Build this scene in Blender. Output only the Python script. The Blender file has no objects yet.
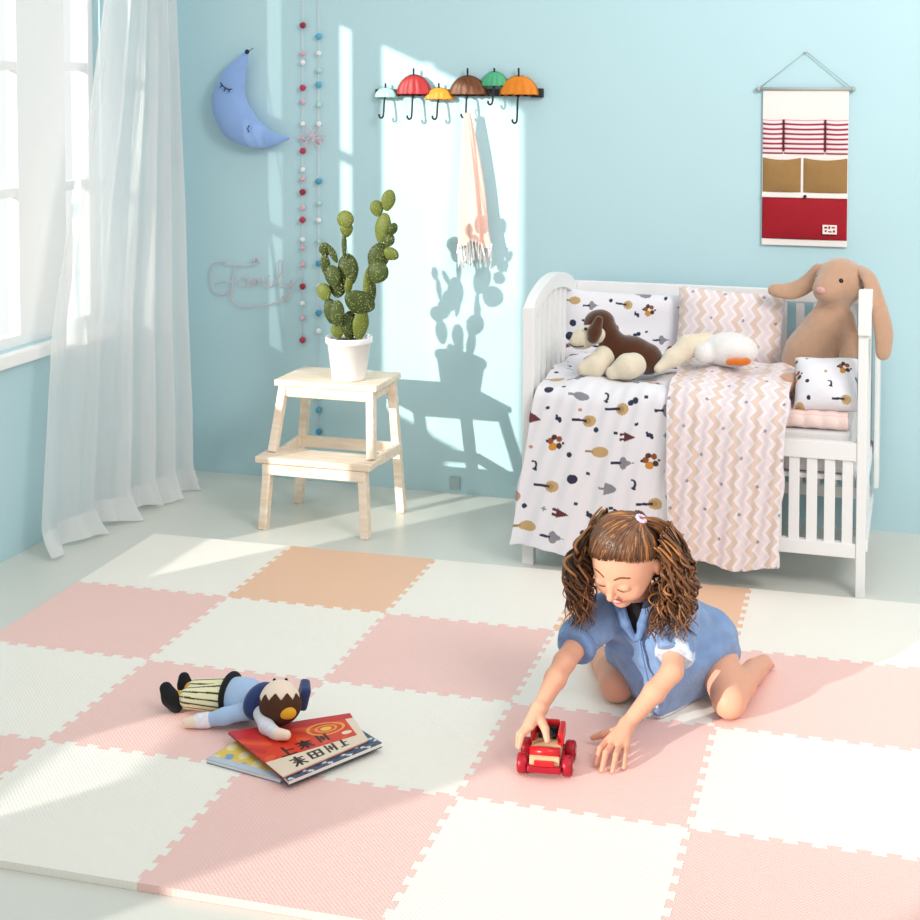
import bpy, bmesh, math, random
import numpy as np
from mathutils import Vector, Matrix, Euler
random.seed(7)
SC = bpy.context.scene
COL = SC.collection
PI = math.pi

# ------------------------------------------------------------------ helpers
def lin(h):
    h = h.lstrip('#')
    v = [int(h[i:i+2], 16)/255 for i in (0, 2, 4)]
    return tuple(c/12.92 if c <= .04045 else ((c+.055)/1.055)**2.4 for c in v)

def mat(name, color, rough=.6, var=.08, vscale=8, bump=0, bscale=60, spec=.4, sheen=0, attr=None, sss=0, metal=0):
    """principled material with a little procedural colour variation and bump"""
    m = bpy.data.materials.new(name); m.use_nodes = True
    nt = m.node_tree; N = nt.nodes; L = nt.links
    b = N['Principled BSDF']
    b.inputs['Roughness'].default_value = rough
    b.inputs['Specular IOR Level'].default_value = spec
    b.inputs['Metallic'].default_value = metal
    if sheen:
        b.inputs['Sheen Weight'].default_value = sheen
        b.inputs['Sheen Roughness'].default_value = .5
    if sss:
        b.inputs['Subsurface Weight'].default_value = sss
        b.inputs['Subsurface Radius'].default_value = (.02, .008, .005)
        b.inputs['Subsurface Scale'].default_value = .3
    tc = N.new('ShaderNodeTexCoord')
    nz = N.new('ShaderNodeTexNoise'); nz.inputs['Scale'].default_value = vscale; nz.inputs['Detail'].default_value = 4
    L.new(tc.outputs['Object'], nz.inputs['Vector'])
    hv = N.new('ShaderNodeHueSaturation')
    mr = N.new('ShaderNodeMapRange'); mr.inputs['To Min'].default_value = 1-var; mr.inputs['To Max'].default_value = 1+var
    L.new(nz.outputs['Fac'], mr.inputs['Value']); L.new(mr.outputs['Result'], hv.inputs['Value'])
    if attr:
        a = N.new('ShaderNodeAttribute'); a.attribute_name = attr
        L.new(a.outputs['Color'], hv.inputs['Color'])
    else:
        hv.inputs['Color'].default_value = (*color, 1)
    L.new(hv.outputs['Color'], b.inputs['Base Color'])
    if bump:
        n2 = N.new('ShaderNodeTexNoise'); n2.inputs['Scale'].default_value = bscale; n2.inputs['Detail'].default_value = 3
        L.new(tc.outputs['Object'], n2.inputs['Vector'])
        bp = N.new('ShaderNodeBump'); bp.inputs['Strength'].default_value = bump; bp.inputs['Distance'].default_value = .01
        L.new(n2.outputs['Fac'], bp.inputs['Height']); L.new(bp.outputs['Normal'], b.inputs['Normal'])
    return m

def link(name, mesh, m=None, parent=None, smooth=True):
    o = bpy.data.objects.new(name, mesh); COL.objects.link(o)
    if m is not None:
        for q in (m if isinstance(m, (list, tuple)) else [m]):
            mesh.materials.append(q)
    if smooth and len(mesh.polygons):
        mesh.polygons.foreach_set('use_smooth', [True]*len(mesh.polygons))
    if parent is not None: o.parent = parent
    return o

def tag(o, label, cat, group=None):
    o['label'] = label; o['category'] = cat
    if group: o['group'] = group
    return o

def thing(name, label, cat, loc=(0, 0, 0), rz=0, group=None):
    o = bpy.data.objects.new(name, None); COL.objects.link(o)
    o.empty_display_size = .05
    o.location = loc; o.rotation_euler = (0, 0, rz)
    return tag(o, label, cat, group)

def structure(o):
    o['kind'] = 'structure'; return o

def npmesh(name, V, F):
    """mesh from vertex array and list/array of faces"""
    me = bpy.data.meshes.new(name)
    V = np.asarray(V, dtype=np.float32)
    if isinstance(F, np.ndarray):
        n, k = F.shape
        me.vertices.add(len(V)); me.vertices.foreach_set('co', V.ravel())
        me.loops.add(n*k); me.loops.foreach_set('vertex_index', F.astype(np.int32).ravel())
        me.polygons.add(n)
        me.polygons.foreach_set('loop_start', np.arange(0, n*k, k, dtype=np.int32))
        me.update(calc_edges=True)
    else:
        me.from_pydata([tuple(map(float, v)) for v in V], [], F); me.update()
    me.validate()
    return me

class MB:
    """collects hard-surface shapes into one mesh"""
    def __init__(s): s.bm = bmesh.new()
    def box(s, lo, hi, rot=None, bevel=0, piv=None):
        lo = Vector(lo); hi = Vector(hi); c = (lo+hi)/2; d = hi-lo
        M = Matrix.Translation(c)
        if rot is not None:
            R = Euler(rot).to_matrix().to_4x4()
            if piv is not None:
                p = Vector(piv); M = Matrix.Translation(p) @ R @ Matrix.Translation(c-p)
            else: M = M @ R
        r = bmesh.ops.create_cube(s.bm, size=1, matrix=M @ Matrix.Diagonal((*d, 1)))
        if bevel:
            es = list({e for v in r['verts'] for e in v.link_edges})
            bmesh.ops.bevel(s.bm, geom=es, offset=bevel, segments=2, affect='EDGES', profile=.6)
        return s
    def bar(s, a, b, w, d, up=(0, 0, 1), bevel=0, w2=None, d2=None):
        """box-section bar from a to b"""
        a = Vector(a); b = Vector(b); t = (b-a).normalized()
        u = Vector(up)
        if abs(u.dot(t)) > .95: u = Vector((0, 1, 0))
        x = t.cross(u).normalized(); y = x.cross(t).normalized()
        w2 = w2 or w; d2 = d2 or d
        vs = []
        for p, ww, dd in ((a, w, d), (b, w2, d2)):
            for i, j in ((-1, -1), (1, -1), (1, 1), (-1, 1)):
                vs.append(s.bm.verts.new(p + x*i*ww/2 + y*j*dd/2))
        fs = [(3, 2, 1, 0), (4, 5, 6, 7)] + [(i, (i+1) % 4, (i+1) % 4+4, i+4) for i in range(4)]
        ff = [s.bm.faces.new([vs[i] for i in f]) for f in fs]
        if bevel:
            es = list({e for f in ff for e in f.edges})
            bmesh.ops.bevel(s.bm, geom=es, offset=bevel, segments=2, affect='EDGES', profile=.6)
        return s
    def tube(s, pts, r, n=8):
        V, F = tube_arrays(pts, r, n)
        vs = [s.bm.verts.new(tuple(map(float, v))) for v in V]
        for f in F: s.bm.faces.new([vs[i] for i in f])
        return s
    def lathe(s, prof, n=28, c=(0, 0, 0)):
        """prof = [(r,z),...]"""
        rings = []
        for r, z in prof:
            if r < 1e-6: rings.append([s.bm.verts.new((c[0], c[1], c[2]+z))])
            else: rings.append([s.bm.verts.new((c[0]+r*math.cos(2*PI*i/n), c[1]+r*math.sin(2*PI*i/n), c[2]+z)) for i in range(n)])
        for A, B in zip(rings, rings[1:]):
            if len(A) == 1 and len(B) == 1: continue
            for i in range(n):
                j = (i+1) % n
                if len(A) == 1: s.bm.faces.new((A[0], B[j], B[i]))
                elif len(B) == 1: s.bm.faces.new((A[i], A[j], B[0]))
                else: s.bm.faces.new((A[i], A[j], B[j], B[i]))
        return s
    def ball(s, c, r, rot=None, seg=16):
        r = (r, r, r) if not hasattr(r, '__len__') else r
        M = Matrix.Translation(c)
        if rot is not None: M = M @ Euler(rot).to_matrix().to_4x4()
        bmesh.ops.create_uvsphere(s.bm, u_segments=seg, v_segments=max(8, seg*2//3), radius=1, matrix=M @ Matrix.Diagonal((*r, 1)))
        return s
    def cyl(s, a, b, r, n=20, r2=None):
        return s.tube([a, b], [r, r if r2 is None else r2], n)
    def prism(s, poly, off, org=(0, 0, 0), ux=(1, 0, 0), uy=(0, 1, 0), bevel=0):
        """extrude a 2-D outline (in plane org,ux,uy) along vector off"""
        o = Vector(org); ux = Vector(ux); uy = Vector(uy); off = Vector(off)
        A = [s.bm.verts.new(o+ux*x+uy*y) for x, y in poly]
        B = [s.bm.verts.new(o+ux*x+uy*y+off) for x, y in poly]
        n = len(poly)
        fs = [s.bm.faces.new(list(reversed(A))), s.bm.faces.new(B)]
        for i in range(n): fs.append(s.bm.faces.new((A[i], A[(i+1) % n], B[(i+1) % n], B[i])))
        bmesh.ops.recalc_face_normals(s.bm, faces=fs)
        if bevel:
            es = list(set(fs[0].edges) | set(fs[1].edges))
            bmesh.ops.bevel(s.bm, geom=es, offset=bevel, segments=2, affect='EDGES', profile=.6)
        return s
    def build(s, name, m, parent=None, smooth=False):
        bmesh.ops.recalc_face_normals(s.bm, faces=s.bm.faces)
        me = bpy.data.meshes.new(name); s.bm.to_mesh(me); s.bm.free()
        o = link(name, me, m, parent, smooth=False)
        if smooth: me.polygons.foreach_set('use_smooth', [True]*len(me.polygons))
        return o

def tube_arrays(pts, r, n=8, cap=True):
    P = np.array([tuple(p) for p in pts], float); m = len(P)
    R = np.full(m, r, float) if np.isscalar(r) else np.array(r, float)
    T = np.gradient(P, axis=0) if m > 2 else np.repeat((P[1:]-P[:1]), 2, 0)
    T /= np.linalg.norm(T, axis=1)[:, None]+1e-12
    u = np.cross(T[0], (0, 0, 1.));
    if np.linalg.norm(u) < .1: u = np.cross(T[0], (0, 1., 0))
    u /= np.linalg.norm(u)
    U = np.zeros((m, 3))
    for i in range(m):
        u = u-T[i]*u.dot(T[i]); u /= np.linalg.norm(u)+1e-12; U[i] = u
    W = np.cross(T, U)
    a = np.arange(n)*2*PI/n
    V = (P[:, None]+R[:, None, None]*(np.cos(a)[None, :, None]*U[:, None]+np.sin(a)[None, :, None]*W[:, None])).reshape(-1, 3)
    F = []
    for i in range(m-1):
        for j in range(n):
            k = (j+1) % n
            F.append((i*n+j, i*n+k, (i+1)*n+k, (i+1)*n+j))
    if cap:
        F.append(tuple(range(n-1, -1, -1))); F.append(tuple((m-1)*n+j for j in range(n)))
    return V, F

def smooth_path(pts, k=8):
    """Catmull-Rom through the points"""
    P = np.array(pts, float); P = np.vstack([2*P[0]-P[1], P, 2*P[-1]-P[-2]])
    out = []
    for i in range(1, len(P)-2):
        for t in np.linspace(0, 1, k, endpoint=False):
            p0, p1, p2, p3 = P[i-1:i+3]
            out.append(.5*((2*p1)+(-p0+p2)*t+(2*p0-5*p1+4*p2-p3)*t*t+(-p0+3*p1-3*p2+p3)*t**3))
    out.append(P[-2]); return np.array(out)

def tubes_obj(name, lst, m, parent=None, n=6):
    """many tubes in one mesh; lst = [(pts, radii)]"""
    Vs = []; Fs = []; o = 0
    for pts, r in lst:
        V, F = tube_arrays(pts, r, n); Vs.append(V); Fs += [tuple(i+o for i in f) for f in F]; o += len(V)
    me = npmesh(name, np.vstack(Vs), Fs)
    return link(name, me, m, parent)

# ---- signed-distance modelling: smooth unions of round shapes, meshed by surface nets
class SDF:
    def __init__(s, lo, hi, h):
        s.h = h; s.lo = np.array(lo, float); s.n = np.ceil((np.array(hi)-s.lo)/h).astype(int)+1
        s.F = np.full(s.n, .05, np.float32)
    def _win(s, lo, hi, pad):
        a = np.clip(np.floor((np.array(lo)-pad-s.lo)/s.h).astype(int), 0, s.n-1)
        b = np.clip(np.ceil((np.array(hi)+pad-s.lo)/s.h).astype(int)+1, 1, s.n)
        g = [(s.lo[i]+np.arange(a[i], b[i])*s.h).astype(np.float32) for i in range(3)]
        X = np.meshgrid(*g, indexing='ij', sparse=True)
        return (slice(a[0], b[0]), slice(a[1], b[1]), slice(a[2], b[2])), X
    def _mix(s, sl, d, k, mode):
        A = s.F[sl]
        if mode == 'add':
            if k > 0:
                q = np.maximum(k-np.abs(A-d), 0)/k; r = np.minimum(A, d)-q*q*k*.25
            else: r = np.minimum(A, d)
        else:
            d = -d
            if k > 0:
                q = np.maximum(k-np.abs(A-d), 0)/k; r = np.maximum(A, d)+q*q*k*.25
            else: r = np.maximum(A, d)
        s.F[sl] = r
    def cap(s, a, b, ra, rb=None, k=.01, mode='add'):
        rb = ra if rb is None else rb
        a = np.array(a, float); b = np.array(b, float); r = max(ra, rb)
        sl, X = s._win(np.minimum(a, b)-r, np.maximum(a, b)+r, k+2*s.h)
        ba = b-a; L2 = ba.dot(ba)+1e-12
        t = np.clip(((X[0]-a[0])*ba[0]+(X[1]-a[1])*ba[1]+(X[2]-a[2])*ba[2])/L2, 0, 1)
        d = np.sqrt((X[0]-a[0]-t*ba[0])**2+(X[1]-a[1]-t*ba[1])**2+(X[2]-a[2]-t*ba[2])**2)-(ra+t*(rb-ra))
        s._mix(sl, d.astype(np.float32), k, mode); return s
    def chain(s, pts, rs, k=.01, mode='add'):
        for i in range(len(pts)-1): s.cap(pts[i], pts[i+1], rs[i], rs[i+1], k, mode)
        return s
    def ell(s, c, r, M=None, k=.01, mode='add'):
        c = np.array(c, float); r = np.array(r, float) if hasattr(r, '__len__') else np.full(3, r)
        R = r.max()
        M = np.eye(3) if M is None else np.array(M)      # columns = local axes
        sl, X = s._win(c-R, c+R, k+2*s.h)
        D = [X[i]-c[i] for i in range(3)]
        Q = [D[0]*M[0, j]+D[1]*M[1, j]+D[2]*M[2, j] for j in range(3)]
        k0 = np.sqrt(sum((Q[j]/r[j])**2 for j in range(3)))+1e-6
        k1 = np.sqrt(sum((Q[j]/r[j]**2)**2 for j in range(3)))+1e-6
        d = k0*(k0-1)/k1
        s._mix(sl, d.astype(np.float32), k, mode); return s
    def box(s, c, hf, M=None, rr=.005, k=.005, mode='add'):
        c = np.array(c, float); hf = np.array(hf, float); R = np.linalg.norm(hf)
        M = np.eye(3) if M is None else np.array(M)
        sl, X = s._win(c-R, c+R, k+2*s.h)
        D = [X[i]-c[i] for i in range(3)]
        Q = [np.abs(D[0]*M[0, j]+D[1]*M[1, j]+D[2]*M[2, j])-(hf[j]-rr) for j in range(3)]
        d = np.sqrt(sum(np.maximum(q, 0)**2 for q in Q))+np.minimum(np.maximum(np.maximum(Q[0], Q[1]), Q[2]), 0)-rr
        s._mix(sl, d.astype(np.float32), k, mode); return s
    def warp(s, fn, amp_pad=.02):
        """add a displacement field (only matters near the surface)"""
        X = np.meshgrid(*[(s.lo[i]+np.arange(s.n[i])*s.h).astype(np.float32) for i in range(3)], indexing='ij', sparse=True)
        s.F = s.F+fn(*X).astype(np.float32); return s
    def arrays(s, relax=1):
        F = s.F; n = np.array(F.shape)
        F[0] = F[-1] = np.maximum(F[0], 1e-3); F[:, 0] = np.maximum(F[:, 0], 1e-3); F[:, -1] = np.maximum(F[:, -1], 1e-3)
        F[:, :, 0] = np.maximum(F[:, :, 0], 1e-3); F[:, :, -1] = np.maximum(F[:, :, -1], 1e-3); F[-1] = np.maximum(F[-1], 1e-3); F[0] = np.maximum(F[0], 1e-3)
        I = F < 0
        cnt = np.zeros(n-1, np.int8)
        for a in (0, 1):
            for b in (0, 1):
                for c in (0, 1):
                    cnt += I[a:n[0]-1+a, b:n[1]-1+b, c:n[2]-1+c]
        act = (cnt > 0) & (cnt < 8)
        idx = np.full(n-1, -1, np.int32); ijk = np.argwhere(act); idx[act] = np.arange(len(ijk), dtype=np.int32)
        pos = np.zeros((len(ijk), 3)); num = np.zeros(len(ijk))
        C = [(a, b, c) for a in (0, 1) for b in (0, 1) for c in (0, 1)]
        for i, p in enumerate(C):
            for q in C[i+1:]:
                if sum(abs(x-y) for x, y in zip(p, q)) != 1: continue
                va = F[ijk[:, 0]+p[0], ijk[:, 1]+p[1], ijk[:, 2]+p[2]]; vb = F[ijk[:, 0]+q[0], ijk[:, 1]+q[1], ijk[:, 2]+q[2]]
                cr = (va < 0) != (vb < 0); t = np.where(cr, va/np.where(cr, va-vb, 1), 0)
                pos += cr[:, None]*(np.array(p)+t[:, None]*(np.array(q)-np.array(p))); num += cr
        V = (ijk+pos/num[:, None])*s.h+s.lo
        Q = []
        for ax in range(3):
            sl0 = [slice(None)]*3; sl1 = [slice(None)]*3; sl0[ax] = slice(0, -1); sl1[ax] = slice(1, None)
            A = I[tuple(sl0)]; B = I[tuple(sl1)]; e = np.argwhere(A != B)
            y = (ax+1) % 3; z = (ax+2) % 3
            e = e[(e[:, y] > 0) & (e[:, z] > 0) & (e[:, y] < n[y]-1) & (e[:, z] < n[z]-1)]
            def cell(dy, dz):
                c = e.copy(); c[:, y] += dy; c[:, z] += dz; return idx[c[:, 0], c[:, 1], c[:, 2]]
            q = np.stack([cell(-1, -1), cell(0, -1), cell(0, 0), cell(-1, 0)], 1)
            ins = I[e[:, 0], e[:, 1], e[:, 2]]
            q[~ins] = q[~ins][:, ::-1]
            Q.append(q)
        Q = np.vstack(Q); Q = Q[(Q >= 0).all(1)]
        for _ in range(relax):
            S = np.zeros_like(V); c = np.zeros(len(V))
            for i in range(4):
                np.add.at(S, Q[:, i], V[Q[:, (i+1) % 4]]+V[Q[:, (i-1) % 4]]); np.add.at(c, Q[:, i], 2)
            V = .5*V+.5*S/np.maximum(c, 1)[:, None]
        return V, Q
    def build(s, name, m, parent=None, relax=1):
        V, Q = s.arrays(relax)
        return link(name, npmesh(name, V, Q), m, parent)

def grid_mesh(name, P, closed_u=False):
    """P[nu,nv,3] -> quad sheet; returns mesh, vertices in row order"""
    nu, nv = P.shape[:2]
    i, j = np.meshgrid(np.arange(nu-1), np.arange(nv-1), indexing='ij')
    a = (i*nv+j).ravel()
    F = np.stack([a, a+nv, a+nv+1, a+1], 1)
    return npmesh(name, P.reshape(-1, 3), F)

def set_colors(me, C, name='print'):
    at = me.color_attributes.new(name, 'FLOAT_COLOR', 'POINT')
    A = np.ones((len(me.vertices), 4), np.float32); A[:, :3] = C
    at.data.foreach_set('color', A.ravel())
# ------------------------------------------------------------------ materials
M_wall = mat('aqua_wall_paint', (.49, .70, .755), .5, .02, 3, .05, 300, spec=.35)
M_floor = mat('pale_grey_floor', lin('#d9d9d1'), .32, .03, 2, .02, 40, spec=.5)
M_white = mat('white_gloss_paint', lin('#efeeee'), .4, .02, 6, spec=.45)
M_frame = mat('white_window_frame', lin('#f6f7f7'), .45, .02)
M_wood = mat('pale_birch_wood', lin('#ecd3b4'), .5, .1, 6, .05, 80)
def _grain(m, c1, c2, sc=(2.5, 18, 18)):
    nt = m.node_tree; N = nt.nodes; L = nt.links
    hv = [n for n in N if n.type == 'HUE_SAT'][0]
    tc = [n for n in N if n.type == 'TEX_COORD'][0]
    mp = N.new('ShaderNodeMapping'); mp.inputs['Scale'].default_value = sc
    w = N.new('ShaderNodeTexNoise'); w.inputs['Scale'].default_value = 3; w.inputs['Detail'].default_value = 6
    r = N.new('ShaderNodeValToRGB'); r.color_ramp.elements[0].position = .3; r.color_ramp.elements[1].position = .7
    r.color_ramp.elements[0].color = (*c1, 1); r.color_ramp.elements[1].color = (*c2, 1)
    L.new(tc.outputs['Object'], mp.inputs['Vector']); L.new(mp.outputs['Vector'], w.inputs['Vector'])
    L.new(w.outputs['Fac'], r.inputs['Fac']); L.new(r.outputs['Color'], hv.inputs['Color'])
_grain(M_wood, lin('#e9d0b4'), lin('#f8eadb'))

def foam(name, c):
    m = mat(name, c, .5, .02, 3, spec=.4)
    nt = m.node_tree; N = nt.nodes; L = nt.links; b = N['Principled BSDF']
    tc = [n for n in N if n.type == 'TEX_COORD'][0]
    hs = []
    for rz in (0, PI/2):
        mp = N.new('ShaderNodeMapping'); mp.inputs['Rotation'].default_value = (0, 0, rz+PI/4)
        w = N.new('ShaderNodeTexWave'); w.inputs['Scale'].default_value = 42; w.inputs['Distortion'].default_value = .3
        L.new(tc.outputs['Object'], mp.inputs['Vector']); L.new(mp.outputs['Vector'], w.inputs['Vector']); hs.append(w)
    mu = N.new('ShaderNodeMath'); mu.operation = 'MULTIPLY'
    L.new(hs[0].outputs['Fac'], mu.inputs[0]); L.new(hs[1].outputs['Fac'], mu.inputs[1])
    bp = N.new('ShaderNodeBump'); bp.inputs['Strength'].default_value = .35; bp.inputs['Distance'].default_value = .0015
    L.new(mu.outputs[0], bp.inputs['Height']); L.new(bp.outputs['Normal'], b.inputs['Normal'])
    return m
M_foam_w = foam('cream_white_foam', lin('#f4efe6'))
M_foam_p = foam('pink_foam', lin('#f2c9c2'))
M_foam_o = foam('peach_foam', lin('#eec2a4'))

def sheer(name, a_t=.38, a_tl=.35):
    m = bpy.data.materials.new(name); m.use_nodes = True
    nt = m.node_tree; N = nt.nodes; L = nt.links; N.clear()
    out = N.new('ShaderNodeOutputMaterial')
    d = N.new('ShaderNodeBsdfDiffuse'); t = N.new('ShaderNodeBsdfTranslucent'); tr = N.new('ShaderNodeBsdfTransparent')
    tc = N.new('ShaderNodeTexCoord'); nz = N.new('ShaderNodeTexNoise'); nz.inputs['Scale'].default_value = 30
    mp = N.new('ShaderNodeMapping'); mp.inputs['Scale'].default_value = (1, 1, .15)
    r = N.new('ShaderNodeValToRGB')
    r.color_ramp.elements[0].color = (.90, .90, .90, 1); r.color_ramp.elements[1].color = (.97, .97, .97, 1)
    L.new(tc.outputs['Object'], mp.inputs['Vector']); L.new(mp.outputs['Vector'], nz.inputs['Vector']); L.new(nz.outputs['Fac'], r.inputs['Fac'])
    L.new(r.outputs['Color'], d.inputs['Color']); L.new(r.outputs['Color'], t.inputs['Color'])
    m1 = N.new('ShaderNodeMixShader'); m1.inputs[0].default_value = a_tl
    m2 = N.new('ShaderNodeMixShader'); m2.inputs[0].default_value = a_t
    L.new(d.outputs[0], m1.inputs[1]); L.new(t.outputs[0], m1.inputs[2])
    L.new(m1.outputs[0], m2.inputs[1]); L.new(tr.outputs[0], m2.inputs[2]); L.new(m2.outputs[0], out.inputs['Surface'])
    return m
M_sheer = sheer('sheer_white_voile', .21, .55)
def glass(name):
    m = bpy.data.materials.new(name); m.use_nodes = True
    nt = m.node_tree; N = nt.nodes; L = nt.links; N.clear()
    out = N.new('ShaderNodeOutputMaterial'); g = N.new('ShaderNodeBsdfGlossy'); g.inputs['Roughness'].default_value = .03
    t = N.new('ShaderNodeBsdfTransparent'); t.inputs['Color'].default_value = (.97, .985, .98, 1)
    mx = N.new('ShaderNodeMixShader'); mx.inputs[0].default_value = .04
    L.new(t.outputs[0], mx.inputs[1]); L.new(g.outputs[0], mx.inputs[2]); L.new(mx.outputs[0], out.inputs['Surface'])
    return m
M_glass = glass('clear_window_glass')

# ------------------------------------------------------------------ the room
T = .12
m = MB(); m.box((-.6, -8.2, -.1), (5.2, .35, 0)); structure(m.build('floor', M_floor))
m = MB(); m.box((-T, 0, 0), (5.2, .12, 2.7)); structure(m.build('wall_back', M_wall))
# left wall with window openings, the low unseen slit shaped for a sun patch (y0, y1, z0, z1)
WIN = [(-4.22, -3.62, .42, .60), (-2.16, -1.58, .24, 2.15), (-1.58, -.56, .68, 2.15)]
WIN = [(-8.0, -4.85, .5, 2.1)]+WIN
m = MB()
edge = -8.2
for (a, b, z0, z1) in WIN:
    if a-edge > 1e-4: m.box((-T, edge, 0), (0, a, 3.7))
    m.box((-T, a, 0), (0, b, z0)); m.box((-T, a, z1), (0, b, 3.7))
    edge = b
m.box((-T, edge, 0), (0, 0, 3.7))
structure(m.build('wall_left', M_wall))

def window(n, a, b, z0, z1, posts, bars, sill=True, ta=.035, tb=.035, bar_from=-99):
    w = bpy.data.objects.new('window_%d' % n, None); COL.objects.link(w); structure(w)
    f = MB(); x0, x1 = -.075, -.03; t = .035
    if ta: f.box((x0, a, z0), (x1, a+ta, z1))
    if tb: f.box((x0, b-tb, z0), (x1, b, z1))
    f.box((x0, a+t, z0), (x1, b-t, z0+t)); f.box((x0, a+t, z1-t), (x1, b-t, z1))
    for p, q in posts: f.box((x0+.002, p, z0+t), (x1-.002, q, z1-t))
    ys = [a+t]+[v for p in posts for v in p]+[b-t]
    for i in range(0, len(ys), 2):
        for z in bars if ys[i] > bar_from else []: f.box((x0+.008, ys[i], z-.016), (x1-.008, ys[i+1], z+.016))
    f.build('window_frame', M_frame, w)
    g = MB(); g.box((-.054, a+.02, z0+.02), (-.051, b-.02, z1-.02)); g.build('pane', M_glass, w)
    if sill:
        s = MB(); s.box((-.03, a-.05, z0-.045), (.035, b+.03, z0-.002), bevel=.006); s.build('window_sill', M_frame, w)
    return w
window(1, -1.58, -.56, .68, 2.15, [(-1.27, -1.15), (-1.03, -.745)], [1.19, 1.61], True, .0, .035, -1.3)
window(2, -2.16, -1.58, .24, 2.15, [], [], False, .035, .0)
window(3, -4.22, -3.62, .42, .60, [], [], False)  # unseen low opening, added to let one patch of sun onto the mat
window(4, -8.0, -4.85, .5, 2.1, [(-6.6, -6.54)], [1.7], False)

# ------------------------------------------------------------------ foam mat: twenty interlocking tiles
MA = math.radians(1.6); MO = Vector((.3465, -.824, 0)); TS = .5; TH = .016
def m2r(u, v):            # mat grid (u right, v towards the viewer) -> room
    x, y = u, -v
    return (MO.x+x*math.cos(MA)-y*math.sin(MA), MO.y+x*math.sin(MA)+y*math.cos(MA))
def tooth_line(seed):
    """offsets along a shared edge: (t, d) with a dovetail square wave"""
    pts = [(0, 0), (.035, 0)]; n = 16; a = .0075
    w = .93/n
    for i in range(n):
        s = a if i % 2 == 0 else -a
        t0 = .035+i*w; t1 = t0+w
        e = .0035
        pts += [(t0-e, s), (t1+e, s)]
    pts += [(.965, 0), (1, 0)]
    return pts
TL = tooth_line(0)
NR, NCOL = 4, 5
ROWN = ['back row', 'second row from the crib', 'third row from the crib', 'front row']
COLN = ['at the far left', 'second from the left', 'in the middle', 'second from the right', 'at the far right']
GAP = .0005
for r in range(NR):
    for c in range(NCOL):
        poly = []
        # clockwise: back edge, right edge, front edge, left edge
        def edge_pts(p, q, nrm, interior, rev):
            L = [(t, d if interior else 0) for t, d in (TL if interior else [(0, 0), (1, 0)])]
            if rev: L = [(t, d) for t, d in reversed(L)]
            out = []
            for t, d in L:
                out.append((p[0]+(q[0]-p[0])*t+nrm[0]*d, p[1]+(q[1]-p[1])*t+nrm[1]*d))
            return out
        A, B, C_, D = (c, r), (c+1, r), (c+1, r+1), (c, r+1)
        A, B, C_, D = [(x*TS, y*TS) for x, y in (A, B, C_, D)]
        e = edge_pts(A, B, (0, 1), r > 0, False)
        e += edge_pts(B, C_, (1, 0), c < NCOL-1, False)[1:]
        e += edge_pts(D, C_, (0, 1), r < NR-1, True)[1:]
        e += edge_pts(A, D, (1, 0), c > 0, True)[1:-1]
        cx, cy = (c+.5)*TS, (r+.5)*TS
        e = [(cx+(u-cx)*(1-GAP*2), cy+(v-cy)*(1-GAP*2)) for u, v in e]
        o0 = m2r(cx, cy)
        pts = [(m2r(u, v)[0]-o0[0], m2r(u, v)[1]-o0[1]) for u, v in e]
        mb = MB(); mb.prism(pts, (0, 0, TH))
        kind = 'white' if (r+c) % 2 == 0 else ('peach' if r == 0 else 'pink')
        o = mb.build('mat_tile', {'white': M_foam_w, 'pink': M_foam_p, 'peach': M_foam_o}[kind])
        o.location = (o0[0], o0[1], 0.0005)
        tag(o, '%s foam puzzle mat tile, %s, %s' % (kind, ROWN[r], COLN[c]), 'mat tile', 'interlocking foam mat tiles')
# ------------------------------------------------------------------ curtain
def curtain():
    nu, nv = 280, 150
    us = np.linspace(0, 1, nu); P = np.zeros((nu, nv, 3))
    zs = np.linspace(2.24, .012, nv)
    # irregular folds: phase speeds up towards the right edge
    ph = 2*PI*(3.2*us+2.6*us**2)+.5*np.sin(us*9)
    am = .35+.65*np.clip((us-.15)/.4, 0, 1)
    for j, z in enumerate(zs):
        f = 1-z/2.24
        yl = np.interp(z, [0, .73, 1.16, 1.49, 1.84, 2.24], [-1.17, -1.06, -.92, -.78, -.675, -.56])
        yr = np.interp(z, [0, .3, 1.1, 1.84, 2.24], [-.20, -.16, -.125, -.14, -.14])
        y = yl+(yr-yl)*us
        amp = (.014+.024*f)*am
        x = .075+.03*f+amp*(np.sin(ph+.6*f)+.30*np.sin(2.1*ph+1+1.5*f)+.10*np.sin(4.3*ph+2*f))
        x += .065*np.clip((us-.35)/.65, 0, 1)*f**2
        low = np.clip((.13-z)/.13, 0, 1)
        x += low**2*(.045+.022*np.sin(us*27)+.014*np.sin(us*61))
        y += low**2*(.018*np.sin(us*21+1))
        y += .008*np.sin(ph+1.2)
        P[:, j, 0] = np.maximum(x, .012); P[:, j, 1] = y; P[:, j, 2] = z+low*.010*np.sin(us*33)
    P[:, -1, 2] = np.maximum(P[:, -1, 2], .006)
    t = thing('curtain', 'long sheer white curtain drawn beside the window at left, hem pooling on the floor', 'curtain', (0, 0, 0))
    o = link('curtain_panel', grid_mesh('curtain_panel', P), M_sheer, t)
    # bottom hem as a doubled strip
    H = P[:, -6:, :].copy(); H[:, :, 0] += .004
    h = link('hem', grid_mesh('hem', H), M_sheer, t)
curtain()
r = MB(); r.cyl((.09, -2.3, 2.26), (.09, -.05, 2.26), .012)
r.box((0, -1.6, 2.245), (.09, -1.58, 2.275)); r.box((0, -.30, 2.245), (.09, -.28, 2.275))
o = r.build('curtain_rod', M_frame); tag(o, 'white rod above the window carrying the sheer curtain', 'curtain rod')

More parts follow.
